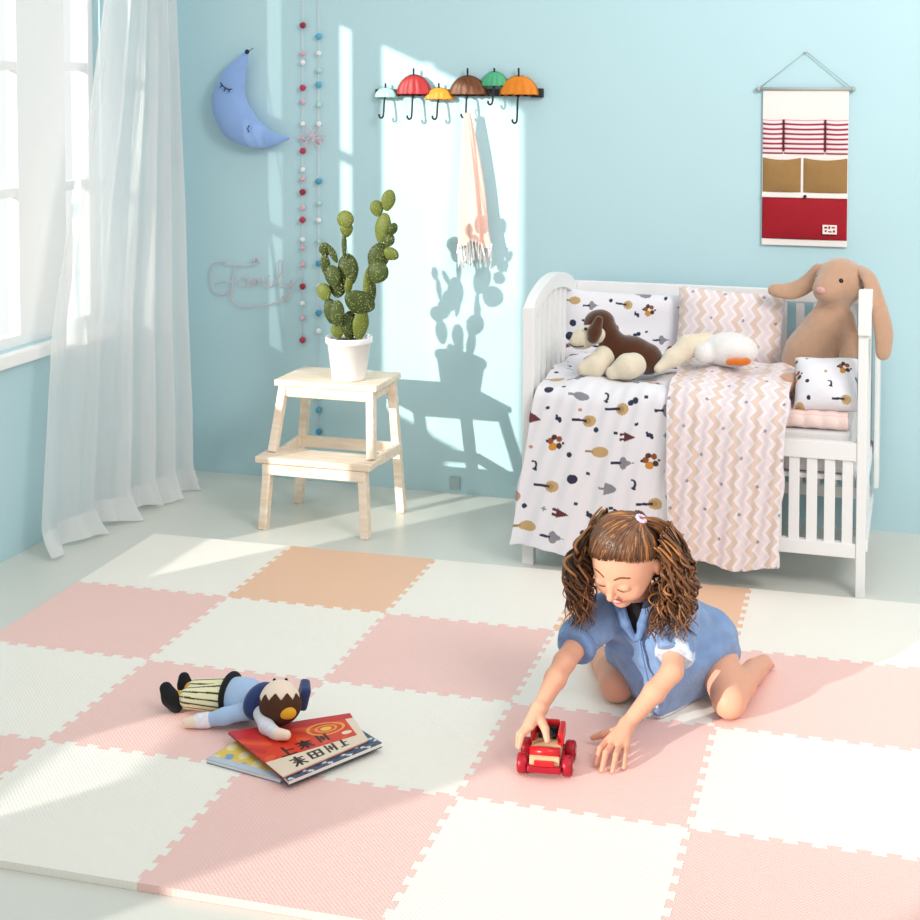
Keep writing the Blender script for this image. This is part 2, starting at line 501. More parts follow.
# ------------------------------------------------------------------ step stool
def stool():
    t = thing('step_stool', 'pale birch two-step stool carrying the potted cactus', 'step stool', (.845, -.44, 0))
    g = lambda p: (p[0]-.845, p[1]+.44, p[2])
    def bar(n, a, b, w, d, up=(0, 1, 0)):
        m_ = MB(); m_.bar(g(a), g(b), w, d, up, bevel=.003); return m_.build(n, M_wood, t)
    m_ = MB(); m_.box(g((.645, -.495, .478)), g((1.032, -.238, .50)), bevel=.004); m_.build('top_step', M_wood, t)
    m_ = MB(); m_.box(g((.628, -.622, .232)), g((1.055, -.475, .254)), bevel=.004); m_.build('lower_step', M_wood, t)
    for sx, xt, xb in ((-1, .675, .645), (1, 1.005, 1.05)):
        bar('leg', (xb, -.285, 0), (xt, -.265, .478), .03, .032)                    # back leg, full height
        bar('leg', (xb-sx*.012, -.615, 0), (xb-sx*.027, -.60, .232), .03, .034)     # short front leg
        bar('upright', (xb-sx*.017, -.545, .254), (xt, -.475, .478), .028, .034)      # carries the top
        bar('side_rail', (xb-sx*.02, -.475, .235), (xb-sx*.008, -.29, .235), .018, .036, (0, 0, 1))
        bar('side_rail', (xt-sx*.002, -.47, .458), (xt-sx*.002, -.275, .458), .016, .034, (0, 0, 1))
    bar('apron', (.66, -.484, .459), (1.02, -.484, .459), .016, .036, (0, 0, 1))
    bar('apron', (.66, -.257, .459), (1.02, -.257, .459), .016, .036, (0, 0, 1))
    bar('apron', (.655, -.615, .212), (1.035, -.615, .212), .016, .036, (0, 0, 1))
    bar('stretcher', (.66, -.283, .232), (1.035, -.283, .232), .016, .042, (0, 0, 1))
stool()

# ------------------------------------------------------------------ potted cactus
M_pot = mat('white_ceramic', lin('#f3f1f2'), .35, .02, 5)
M_soil = mat('dark_soil', lin('#3a3324'), .9, .3, 60, .8, 120)
def cactus_mat(name, c):
    m = mat(name, c, .55, .25, 14, spec=.35)
    nt = m.node_tree; N = nt.nodes; L = nt.links; b = N['Principled BSDF']
    tc = [n for n in N if n.type == 'TEX_COORD'][0]
    v = N.new('ShaderNodeTexVoronoi'); v.inputs['Scale'].default_value = 120
    L.new(tc.outputs['Object'], v.inputs['Vector'])
    r = N.new('ShaderNodeValToRGB'); r.color_ramp.elements[0].color = (1, 1, 1, 1); r.color_ramp.elements[1].color = (0, 0, 0, 1)
    r.color_ramp.elements[0].position = .18; r.color_ramp.elements[1].position = .34
    L.new(v.outputs['Distance'], r.inputs['Fac'])
    mx = N.new('ShaderNodeMix'); mx.data_type = 'RGBA'
    hv = [n for n in N if n.type == 'HUE_SAT'][0]
    L.new(r.outputs['Color'], mx.inputs['Factor']); L.new(hv.outputs['Color'], mx.inputs['A'])
    mx.inputs['B'].default_value = (.30, .30, .12, 1)
    L.new(mx.outputs['Result'], b.inputs['Base Color'])
    bp = N.new('ShaderNodeBump'); bp.inputs['Strength'].default_value = .6; bp.inputs['Distance'].default_value = .004
    L.new(r.outputs['Color'], bp.inputs['Height']); L.new(bp.outputs['Normal'], b.inputs['Normal'])
    return m
M_cac = cactus_mat('cactus_green', lin('#3c4a1b'))
M_cac2 = cactus_mat('young_cactus_green', lin('#66702a'))
def cactus():
    t = thing('potted_cactus', 'tall prickly pear cactus in a white pot on the birch step stool', 'cactus', (.895, -.405, .501))
    m_ = MB(); m_.lathe([(0, 0), (.058, 0), (.0605, .004), (.0765, .128), (.0825, .130), (.084, .134), (.084, .149), (.0815, .152), (.076, .150), (.074, .13), (.072, .135), (0, .135)], 40)
    m_.build('pot', M_pot, t, True)
    m_ = MB(); m_.ball((0, 0, .128), (.071, .071, .014)); m_.build('soil', M_soil, t, True)
    S = .0038/4.385
    pads = [(388, 105, 26, 44, -12, 1), (337, 140, 25, 33, 10, 1), (360, 222, 31, 62, -12, 2), (413, 222, 18, 27, -20, 0), (392, 270, 22, 28, -20, 0),
            (393, 330, 30, 26, -35, 2), (330, 350, 40, 62, -18, 0), (345, 405, 42, 46, -25, 0), (290, 470, 16, 75, -3, 1), (265, 535, 55, 48, -30, 0),
            (195, 193, 31, 38, 0, 1), (198, 232, 22, 34, 0, 1), (197, 300, 9, 52, 0, 0), (203, 405, 35, 66, 5, 0), (207, 470, 14, 42, -8, 1), (103, 322, 21, 29, 10, 0),
            (145, 337, 12, 40, 28, 0), (112, 388, 17, 48, 8, 0), (105, 500, 26, 37, 20, 2), (150, 430, 28, 46, 12, 0), (155, 482, 30, 42, 0, 0), (130, 582, 24, 52, 8, 0),
            (175, 582, 25, 52, 0, 0), (165, 660, 22, 32, 15, 1), (262, 632, 28, 64, -8, 1), (212, 640, 28, 60, 0, 0), (302, 508, 18, 58, -8, 0)]
    rr = random.Random(3)
    for i, (X, Y, rx, ry, a, mm) in enumerate(pads):
        x = (X-212)*S; z = .150+(685-Y)*S*.975; yo = rr.uniform(-.022, .022)*(1 if i > 2 else .5)
        yo += {5: -.012, 2: .0, 7: -.02, 6: .012, 9: -.015, 18: -.02, 22: -.03}.get(i, 0)
        th = max(min(rx*S*.55, .018), .008)
        bm = bmesh.new(); bmesh.ops.create_uvsphere(bm, u_segments=24, v_segments=16, radius=1)
        for v in bm.verts:                                     # a pad: narrower at its foot
            w = 1-.22*max(0, -v.co.z)
            v.co.x *= rx*S*w*(1.24 if i > 8 else 1.12); v.co.y *= th*w; v.co.z *= ry*S*1.03
        M_ = Matrix.Translation((x, yo, z)) @ Matrix.Rotation(math.radians(-a), 4, 'Y') @ Matrix.Rotation(math.radians(17+rr.uniform(-25, 25)), 4, 'Z')
        bmesh.ops.transform(bm, matrix=M_, verts=bm.verts)
        me = bpy.data.meshes.new('pad'); bm.to_mesh(me); bm.free()
        o = link('pad', me, [M_cac, M_cac2, M_cac2][mm], t)
    # spines
    rs = np.random.RandomState(2); lst = []
    for (X, Y, rx, ry, a, mm) in pads:
        for k in range(14):
            an = rs.uniform(0, 2*PI); q = rs.uniform(.6, 1)
            p = np.array(((X-212)*S+rx*S*q*math.cos(an), rs.uniform(-.012, .0), .150+(685-Y)*S*.975+ry*S*q*math.sin(an)))
            d = np.array((math.cos(an), rs.uniform(-1, .3), math.sin(an)))*.006
            lst.append(([p, p+d], [.0006, .0002]))
    o = tubes_obj('spines', lst, mat('pale_spines', lin('#d8cfa0')), t, 4); o['kind'] = 'stuff'
cactus()

# ------------------------------------------------------------------ moon cushion on the wall
WX = lambda px, py=100: .554+(px-302)*.003748+ (py-25)*-.00002    # wall metres along x, y=-.02 plane
WZ = lambda py, px=450: (1.771 if False else 1.516+(92-py)*(.00386-(px-302)*.00000072))
M_moon = mat('periwinkle_velour', lin('#8aabdf'), .85, .06, 12, .25, 220, sheen=.5)
M_navy = mat('navy_thread', lin('#1f2440'), .7)
def moon():
    t = thing('moon_cushion', 'periwinkle blue crescent moon cushion with sleeping face hanging on the wall', 'cushion', (.33, -.05, 1.48))
    pts = [((.337, 1.668), .007), ((.318, 1.635), .022), ((.282, 1.575), .048), ((.258, 1.48), .073), ((.292, 1.402), .077), ((.347, 1.360), .060), ((.412, 1.336), .038), ((.465, 1.334), .019), ((.512, 1.338), .006)]
    pp = smooth_path([(a[0]-.33, 0, a[1]-1.48) for a, r_ in pts], 6); rr = np.interp(np.linspace(0, len(pts)-1, len(pp)), range(len(pts)), [r_ for a, r_ in pts])
    s = SDF((-.18, -.1, -.26), (.2, .1, .22), .005)
    s.chain(list(pp), list(rr), .0)
    V, Q = s.arrays(3)
    V[:, 1] *= .58
    V[:, 1] = np.minimum(V[:, 1], .045)
    link('cushion_body', npmesh('cushion_body', V, Q), M_moon, t)
    def curve(n, P, r=.0022):
        o = tubes_obj(n, [(smooth_path(q, 6), r) for q in P], M_navy, t); return o
    d = -.046
    curve('closed_eye', [[(x+.026, y_, z+.016) for x, y_, z in q_] for q_ in ([(-.112, d+.002, .055), (-.098, d, .040), (-.080, d, .030), (-.062, d+.003, .030)], [(-.104, d, .046), (-.112, d, .036)], [(-.090, d, .034), (-.095, d, .022)], [(-.074, d, .030), (-.074, d, .018)])])
    curve('mouth', [[(.034, d+.006, -.092), (.028, d+.003, -.106), (.034, d+.004, -.120)]])
    m_ = MB(); m_.ball((.01, -.006, .19), .009); m_.build('bead', M_navy, t, True)
    m_ = MB(); m_.tube([(.01, .0, .19), (.012, .045, .205)], .0012, 6); m_.build('hanging_thread', M_navy, t)
moon()

# ------------------------------------------------------------------ pom-pom garlands
POMC = {'r': '#c23a55', 'd': '#9c2944', 'p': '#e6b9c4', 'w': '#f2f2f2', 'b': '#5bb3cf', 't': '#4f9fc0', 'g': '#b9dcd6'}
M_pom = {k: mat('pompom_'+k, lin(v), .9, .1, 60, .5, 200, sheen=.3) for k, v in POMC.items()}
M_string = mat('pale_string', lin('#d9d4d6'), .8)
def garland(x0, x1, ztop, zbot, items, label):
    t = thing('pompom_garland', label, 'garland', (x0, -.0128, 2.05), 0, 'pom-pom garlands on the wall')
    tubes_obj('string', [([(0, 0, 0), (x1-x0, 0, zbot-2.05-.01)], .0012)], M_string, t)
    n = MB(); n.cyl((0, .0128, 0), (0, -.004, 0), .004); n.build('pin', M_white, t)
    for py, k in items:
        z = 1.7705-(py-25)*.003862-2.05
        x = (x1-x0)*(-z)/(2.05-zbot)
        big = k in 'rdbt'
        m_ = MB(); rr = .0125 if big else .0105
        bm = m_.bm; bmesh.ops.create_icosphere(bm, subdivisions=3, radius=rr, matrix=Matrix.Translation((x, 0, z)))
        rs = random.Random(py)
        for v in bm.verts:
            c = Vector((x, 0, z)); v.co = c+(v.co-c)*rs.uniform(.86, 1.1)
        m_.build('pom_pom', M_pom[k], t, True)
garland(.556, .546, 2.05, .54, [(25, 'd'), (53, 'p'), (62, 'w'), (87, 'r'), (101, 'p'), (123, 'w'), (138, 'p'), (150, 'r'), (169, 'w'), (178, 'p'), (191, 'd'), (207, 'p'), (219, 'r'), (239, 'w'), (247, 'p'), (264, 'p'), (286, 'd'), (303, 'w'), (318, 'p'), (340, 'r')],
        'red and pale pink pom-pom garland hanging on the wall beside the moon cushion')
garland(.622, .612, 2.05, .16, [(36, 'b'), (53, 'w'), (70, 'g'), (84, 'b'), (104, 'g'), (123, 'w'), (140, 'p'), (180, 't'), (202, 'g'), (219, 'w'), (240, 'g'), (262, 't'), (285, 'w'), (312, 't'), (330, 'w'), (388, 'w'), (398, 'g'), (410, 'b'), (432, 't')],
        'blue and white pom-pom garland hanging on the wall just behind the cactus')

# ------------------------------------------------------------------ wire word sign
M_wire = mat('pale_pink_wire', lin('#d3c2c8'), .4, .05)
def sign():
    t = thing('wire_sign', 'thin pale wire sign spelling Family in script low on the wall', 'wall sign', (.161, -.016, .885))
    k = .00375/7.077*1.0
    def P(X, Y): return ((205+X/7.077-211)*.00424, 0, (253-(250+Y/7.077))*.0038)
    S = [[(120, 95), (180, 112), (260, 115), (330, 108), (385, 92), (380, 62), (345, 62), (350, 88)],
         [(150, 92), (70, 100), (35, 170), (40, 260), (70, 320), (140, 330), (175, 290)],
         [(215, 115), (200, 180), (192, 260), (165, 320), (110, 338)], [(70, 255), (130, 235), (180, 240), (215, 215)],
         [(305, 210), (270, 200), (245, 230), (255, 262), (285, 262), (308, 225), (310, 200), (308, 250), (325, 265), (340, 240), (345, 205), (348, 262)],
         [(348, 240), (362, 205), (380, 210), (384, 262)], [(384, 235), (398, 205), (416, 212), (420, 255), (436, 262), (452, 240), (458, 205), (456, 250), (470, 263), (490, 250)],
         [(490, 250), (535, 170), (550, 90), (535, 65), (520, 95), (520, 220), (535, 262), (560, 250)],
         [(560, 215), (562, 250), (585, 262), (605, 235), (612, 205), (606, 270), (590, 345), (560, 365), (545, 340), (600, 270), (650, 215), (670, 190)],
         [(195, 260), (180, 330), (200, 390), (280, 418), (380, 405), (470, 385), (545, 360), (580, 345)]]
    tubes_obj('wire_script', [(smooth_path([P(*q) for q in s_], 6), .0021) for s_ in S], M_wire, t, 6)
    m_ = MB(); m_.ball(P(456, 180), .004); m_.cyl((P(350, 75)[0], .016, P(350, 75)[2]), (P(350, 75)[0], -.003, P(350, 75)[2]), .004); m_.build('pin', M_wire, t, True)
sign()
def ornament():
    t = thing('wire_ornament', 'small pale pink openwork wire flower on the wall between the garlands and the moon tip', 'wall ornament', (.60, -.028, 1.345))
    L_ = []
    for i in range(6):
        a = i*PI/3; ca, sa = math.cos(a), math.sin(a)
        q = [(0, 0), (.018, .012), (.045, .010), (.056, 0), (.045, -.010), (.018, -.012), (0, 0)]
        L_.append((smooth_path([(x*ca-y*sa, 0, (x*sa+y*ca)*.75) for x, y in q], 5), .0016))
    tubes_obj('wire_petals', L_, mat('pink_wire', lin('#dfc3cc'), .5), t, 5)
    m_ = MB(); m_.cyl((0, .028, 0), (0, -.003, 0), .003); m_.build('pin', M_wire, t)
ornament()

# ------------------------------------------------------------------ umbrella coat rack
M_black = mat('black_iron', lin('#23262c'), .5, .1, 20)
def rack():
    t = thing('coat_rack', 'wall coat rack of six small coloured metal umbrellas with hook handles', 'coat rack', (1.18, -.012, 1.50))
    zz = lambda py: 1.516+(92-py)*.00372-1.50
    m_ = MB(); m_.box((.852-1.18, -.006, zz(96)), (1.505-1.18, .006, zz(89)), bevel=.001); m_.box((1.46-1.18, -.012, zz(97)), (1.505-1.18, .006, zz(88)), bevel=.001)
    m_.box((-.3, .006, zz(94)), (-.28, .012, zz(91))); m_.box((.28, .006, zz(94)), (.30, .012, zz(91))); m_.build('back_bar', M_black, t)
    U = [(386, 87, 98, 12, 83, 118, '#a9d9c8'), (415, 74, 96, 18.5, 68, 119, '#a8262c'), (440, 87, 100, 15, 83, 119, '#ef9524'), (469, 75, 96, 19.5, 68, 117, '#6e3d1c'), (495, 71, 87, 14, 68, 104, '#4fae7e'), (519, 75, 96, 20, 68, 122, '#e5861f')]
    for i, (cx, zt, zb, hw, tip, hk, colr) in enumerate(U):
        x0 = .896+(cx-386)*.00391-1.18; w = hw*.0038; h = (zb-zt)*.00372; zb_ = zz(zb)
        nu, nv = 37, 12; P = np.zeros((nu, nv, 3)); yb = -.008-.004*(i % 2)
        for a in range(nu):
            th = PI*a/(nu-1)
            for b in range(nv):
                r_ = b/(nv-1)
                x = w*math.cos(th)*r_; z = h*math.sin(th)*r_
                sc = .10*h*abs(math.sin(2.5*PI*(x/w+1)/1.0))*(1-math.sin(th)*r_)**3
                rib = .0025*abs(math.sin(2.5*PI*(x/w/max(.25, math.cos(math.asin(min(1, z/h*.97))))+1)))
                P[a, b] = (x0+x, yb-.022*math.sqrt(max(0, 1-r_*r_))-rib, zb_+z+sc)
        me = grid_mesh('canopy', P)
        bm = bmesh.new(); bm.from_mesh(me); bmesh.ops.remove_doubles(bm, verts=bm.verts, dist=1e-5)
        be = [e for e in bm.edges if e.is_boundary]; bmesh.ops.contextual_create(bm, geom=be)
        bmesh.ops.recalc_face_normals(bm, faces=bm.faces); bm.to_mesh(me); bm.free()
        hk_ = thing  # noqa
        can = link('umbrella_canopy', me, mat('enamel_'+colr[1:], lin(colr), .45, .18, 30, .1, 120), t)
        can['label'] = {0: 'mint green umbrella canopy', 1: 'dark red umbrella canopy', 2: 'small orange umbrella canopy', 3: 'brown umbrella canopy', 4: 'green umbrella canopy', 5: 'large orange umbrella canopy'}[i]
        ys = yb-.028; zh = zz(hk)
        pth = smooth_path([(x0, yb-.006, zz(tip)), (x0, yb-.006, zz(zt)+.002), (x0, yb-.008, zb_+.004), (x0, ys+.010, zb_-.006), (x0, ys, zh+.016), (x0-.003, ys-.002, zh+.003), (x0-.010, ys-.003, zh), (x0-.016, ys-.003, zh+.006), (x0-.016, ys-.003, zh+.014)], 6)
        tubes_obj('umbrella_handle', [(pth, .0038)], M_black, t, 8)
rack()

# ------------------------------------------------------------------ pink scarf on the fourth hook
M_scarf = mat('blush_muslin', lin('#f3c8ba'), .85, .04, 6, .2, 150, sheen=.2)
M_fringe = mat('white_fringe', lin('#f4efec'), .85, .04)
def scarf():
    t = thing('scarf', 'blush pink scarf with white fringe hanging from the brown umbrella hook', 'scarf', (1.222, -.05, 1.437))
    nv, na = 60, 64; P = np.zeros((na+1, nv, 3))
    for j in range(nv):
        f = j/(nv-1); z = -f*.485+.004
        hw = .010+.045*f**.75; hd = .010+.016*f
        cx = .004+.028*f
        for a in range(na+1):
            an = 2*PI*a/na
            lob = 1+.25*f**.4*math.sin(5*an+2*f)+.12*math.sin(9*an+1-3*f)
            P[a, j] = (cx+hw*math.cos(an)*lob, hd*math.sin(an)*lob-.003, z+.012*math.sin(3*an)*f)
    link('cloth', grid_mesh('cloth', P), M_scarf, t)
    rs = np.random.RandomState(5); L_ = []
    for a in range(0, na, 2):
        p = P[a, -1]; e = p+np.array((rs.uniform(-.012, .016), rs.uniform(-.006, .006), -rs.uniform(.05, .085)))
        L_.append((smooth_path([p+np.array((0, 0, .01)), (p+e)/2+np.array((rs.uniform(-.006, .006), 0, 0)), e], 5), [.0035]*10+[.002]))
    o = tubes_obj('fringe', L_, M_fringe, t, 5); o['label'] = 'white fringe'
    tubes_obj('hanging_loop', [(smooth_path([(.004, 0, .0), (-.004, .002, .022), (-.014, .0, .03), (-.014, -.004, .01), (.0, -.004, 0)], 5), .002)], M_scarf, t)
scarf()

# ------------------------------------------------------------------ fabric wall organiser
M_canvas = mat('cream_canvas', lin('#efe7e3'), .85, .03, 10, .15, 300)
M_tan = mat('tan_linen', lin('#9c7748'), .85, .08, 40, .25, 260)
M_red = mat('crimson_canvas', lin('#a00c20'), .8, .08, 20, .25, 260)
M_print = mat('printed_cotton', (1, 1, 1), .85, .02, 10, .12, 250, attr='print', sheen=.15)
def organiser():
    X0, X1, ZT, ZB = 2.299, 2.590, 1.529, .985
    t = thing('wall_organizer', 'cream fabric wall organizer with striped, tan and red pockets hanging at right', 'wall organizer', (2.441, -.02, 1.66))
    X = lambda x: x-2.445
    Z = lambda z: z-1.66
    m_ = MB(); m_.box((X(X0), .006, Z(ZB)), (X(X1), .012, Z(ZT)), bevel=.002); m_.build('backing', M_canvas, t)
    m_ = MB(); m_.cyl((X(2.283), .004, Z(1.531)), (X(2.604), .004, Z(1.531)), .006)
    m_.ball((X(2.283), .004, Z(1.531)), .009); m_.ball((X(2.604), .004, Z(1.531)), .009); m_.build('dowel', mat('grey_dowel', lin('#a9b0ae'), .5), t, True)
    tubes_obj('cord', [([(X(2.287), .004, Z(1.533)), (0, .008, 0)], .0016), ([(0, .008, 0), (X(2.600), .004, Z(1.533))], .0016)], mat('grey_cord', lin('#9fb0b0'), .7), t)
    m_ = MB(); m_.cyl((0, .02, 0), (0, .0, 0), .004); m_.build('nail', M_wire, t)
    def panel(n, x0, x1, z0, z1, m, puff=.010, sag=0., color=None, nu=60, nv=40):
        P = np.zeros((nu, nv, 3))
        for i in range(nu):
            u = i/(nu-1)
            for j in range(nv):
                v = j/(nv-1)
                zt = z1-sag*math.sin(PI*u)
                P[i, j] = (X(x0+(x1-x0)*u), .0055-puff*(math.sin(PI*u)**.4)*(.35+.65*math.sin(PI*min(1, v*.5+.5)*1.0) if False else (math.sin(PI*u)**.2)*(1-.75*abs(2*v-1)**3)*.9), Z(z0+(zt-z0)*v))
        me = grid_mesh(n, P)
        o = link(n, me, m, t)
        if color is not None:
            U_, V_ = np.meshgrid(np.linspace(0, 1, nu), np.linspace(0, 1, nv), indexing='ij')
            set_colors(me, color(U_.ravel(), V_.ravel()))
        sm = o.modifiers.new('thickness', 'SOLIDIFY'); sm.thickness = .003
        return o
    def stripes(U_, V_):
        ph = (V_*7.0) % 1
        c = np.empty((len(U_), 3)); c[:] = lin('#eedfe0')
        c[(ph > .22) & (ph < .36)] = lin('#d9a3ab'); c[ph < .24] = lin('#8d1f3a'); c[(ph > .86)] = lin('#d98e9a')
        return c
    w = X1-X0
    for a, b in ((0, .25), (.25, .735), (.735, 1)):
        panel('striped_pocket', X0+w*a+.001, X0+w*b-.001, 1.305, 1.425, M_print, .008, .003, stripes, 40, 120)
    for s_ in (.25, .735):
        m_ = MB(); m_.box((X(X0+w*s_-.003), -.001, Z(1.315)), (X(X0+w*s_+.003), .006, Z(1.425))); m_.build('pocket_seam', mat('maroon_thread', lin('#5b1526'), .8), t)
    for a, b in ((.0, .462), (.478, 1)):
        panel('tan_pocket', X0+w*a+.002, X0+w*b-.002, 1.172, 1.292, M_tan, .014, .008)
    panel('red_pocket', X0+.001, X1-.001, 1.008, 1.152, M_red, .014, .0)
    m_ = MB(); m_.box((X(X0), -.0015, Z(1.153)), (X(X1), .006, Z(1.163)), bevel=.002); m_.build('trim_band', M_canvas, t)
    m_ = MB(); m_.cyl((X(2.447), .0, Z(1.158)), (X(2.447), -.006, Z(1.158)), .006); m_.build('button', M_navy, t)
    lab = MB(); lab.box((X(2.508), -.011, Z(1.030)), (X(2.556), -.006, Z(1.062)), bevel=.001); lab = lab.build('label_patch', M_canvas, t); lab['label'] = 'cream label patch with red marks'
    mk = MB()
    for x, z, a, b in ((2.514, 1.050, .010, .006), (2.528, 1.049, .006, .009), (2.539, 1.051, .011, .005), (2.516, 1.038, .006, .006), (2.527, 1.037, .012, .004), (2.543, 1.037, .007, .007)):
        mk.box((X(x), -.0118, Z(z)), (X(x+a), -.0108, Z(z+b)))
    mk.build('label_marks', M_red, lab)
organiser()
m_ = MB(); m_.box((-.02, -.010, -.024), (.02, .0, .024), bevel=.003)
o = m_.build('wall_socket', mat('grey_socket', lin('#9fb4b6'), .5)); o.location = (1.163, -.0005, .04); tag(o, 'small grey wall socket at floor level behind the stool', 'wall socket')
# ------------------------------------------------------------------ crib
CX0, CX1, CY0, CY1 = 1.613, 2.692, -.71, -.06
def crib():
    t = thing('crib', 'white slatted wooden crib against the back wall with curved end panels', 'crib', (2.15, -.39, 0))
    ox, oy = 2.15, -.39
    def B(n, lo, hi, bevel=.003):
        m_ = MB(); m_.box((lo[0]-ox, lo[1]-oy, lo[2]), (hi[0]-ox, hi[1]-oy, hi[2]), bevel=bevel); return m_.build(n, M_white, t)
    # posts
    B('post', (CX0, -.71, 0), (CX0+.038, -.672, .835)); B('post', (CX0, -.105, 0), (CX0+.038, -.067, .84))
    B('post', (2.655, -.71, 0), (2.683, -.672, .815)); B('post', (2.640, -.105, 0), (2.672, -.067, .86))
    B('post_cap', (2.654, -.722, .800), (2.692, -.672, .934))
    B('side_bar', (2.689, -.20, .20), (2.706, -.06, .80), .006)
    # curved end tops
    for x0, x1, z0, zm in ((CX0+.002, CX0+.036, .835, .905), (2.658, 2.688, .84, .905)):
        out = []; n = 18
        for i in range(n+1):
            u = i/n; y = -.705+.64*u; out.append((y-oy, z0+(zm-z0)*math.sin(PI*min(1, u*1.05+.0))**.7))
        for i in range(n, -1, -1):
            u = i/n; y = -.705+.64*u; out.append((y-oy, z0-.052+(zm-z0)*math.sin(PI*min(1, u*1.05))**.7))
        m_ = MB(); m_.prism(out, (x1-x0, 0, 0), (x0-ox, 0, 0), (0, 1, 0), (0, 0, 1), bevel=.003); m_.build('curved_top_rail', M_white, t)
        B('end_rail', (x0, -.672, .13), (x1, -.105, .17))
        B('end_rail', (x0+.003, -.672, .30), (x1-.003, -.105, .34))
        for k in range(8):
            y = -.672+.567*(k+.5)/8
            u = (y+.705)/.64
            B('slat', (x0+.010, y-.011, .168), (x1-.010, y+.011, z0-.03+(zm-z0)*math.sin(PI*min(1, u*1.05))**.7), .002)
    # front side, lowered
    x0, x1 = CX0+.038, 2.655
    B('front_top_rail', (x0, -.706, .415), (x1, -.676, .470)); B('front_bottom_rail', (x0, -.706, .118), (x1, -.676, .162))
    for k in range(19):
        x = x0+(x1-x0)*(k+.5)/19
        B('slat', (x-.016, -.699, .160), (x+.016, -.683, .417), .002)
    # back side
    B('back_top_rail', (x0, -.095, .80), (2.64, -.072, .842)); B('back_bottom_rail', (x0, -.095, .13), (2.64, -.072, .17))
    for k in range(17):
        x = x0+(2.64-x0)*(k+.5)/17
        B('slat', (x-.014, -.090, .168), (x+.014, -.078, .802), .002)
    B('base_board', (x0+.005, -.674, .345), (2.65, -.108, .36))
crib()

# ------------------------------------------------------------------ prints
MOTIFS = [(135, 97, 'ball'), (205, 75, 'tiny'), (290, 122, 'grey'), (430, 115, 'moon'), (490, 175, 'tree'), (567, 145, 'heart'), (630, 122, 'tiny'), (720, 170, 'crown'), (150, 195, 'tiny'), (312, 190, 'speck'), (95, 250, 'cone'), (210, 240, 'bird'),
          (335, 240, 'tree'), (398, 282, 'dot'), (495, 290, 'tiny'), (552, 305, 'dart'), (592, 240, 'tiny'), (655, 290, 'bird'), (730, 285, 'cross'), (210, 360, 'paw'), (97, 388, 'speck'), (285, 408, 'dot'), (410, 385, 'fish'), (530, 430, 'crown'),
          (665, 415, 'paw'), (740, 460, 'dot'), (125, 480, 'moon'), (312, 520, 'ball'), (380, 490, 'tiny'), (470, 555, 'spade'), (592, 530, 'moon'), (750, 570, 'dot'), (195, 572, 'tree'), (60, 640, 'bush'), (340, 635, 'tiny'), (665, 622, 'tree'),
          (108, 685, 'dot'), (200, 683, 'cross'), (275, 692, 'dart'), (403, 685, 'bird'), (500, 645, 'tiny'), (120, 785, 'fish'), (245, 812, 'crown'), (380, 770, 'dot'), (740, 735, 'dot'), (465, 685, 'tiny'), (470, 790, 'tree'), (585, 720, 'grey'), (640, 820, 'paw'), (560, 850, 'bird')]
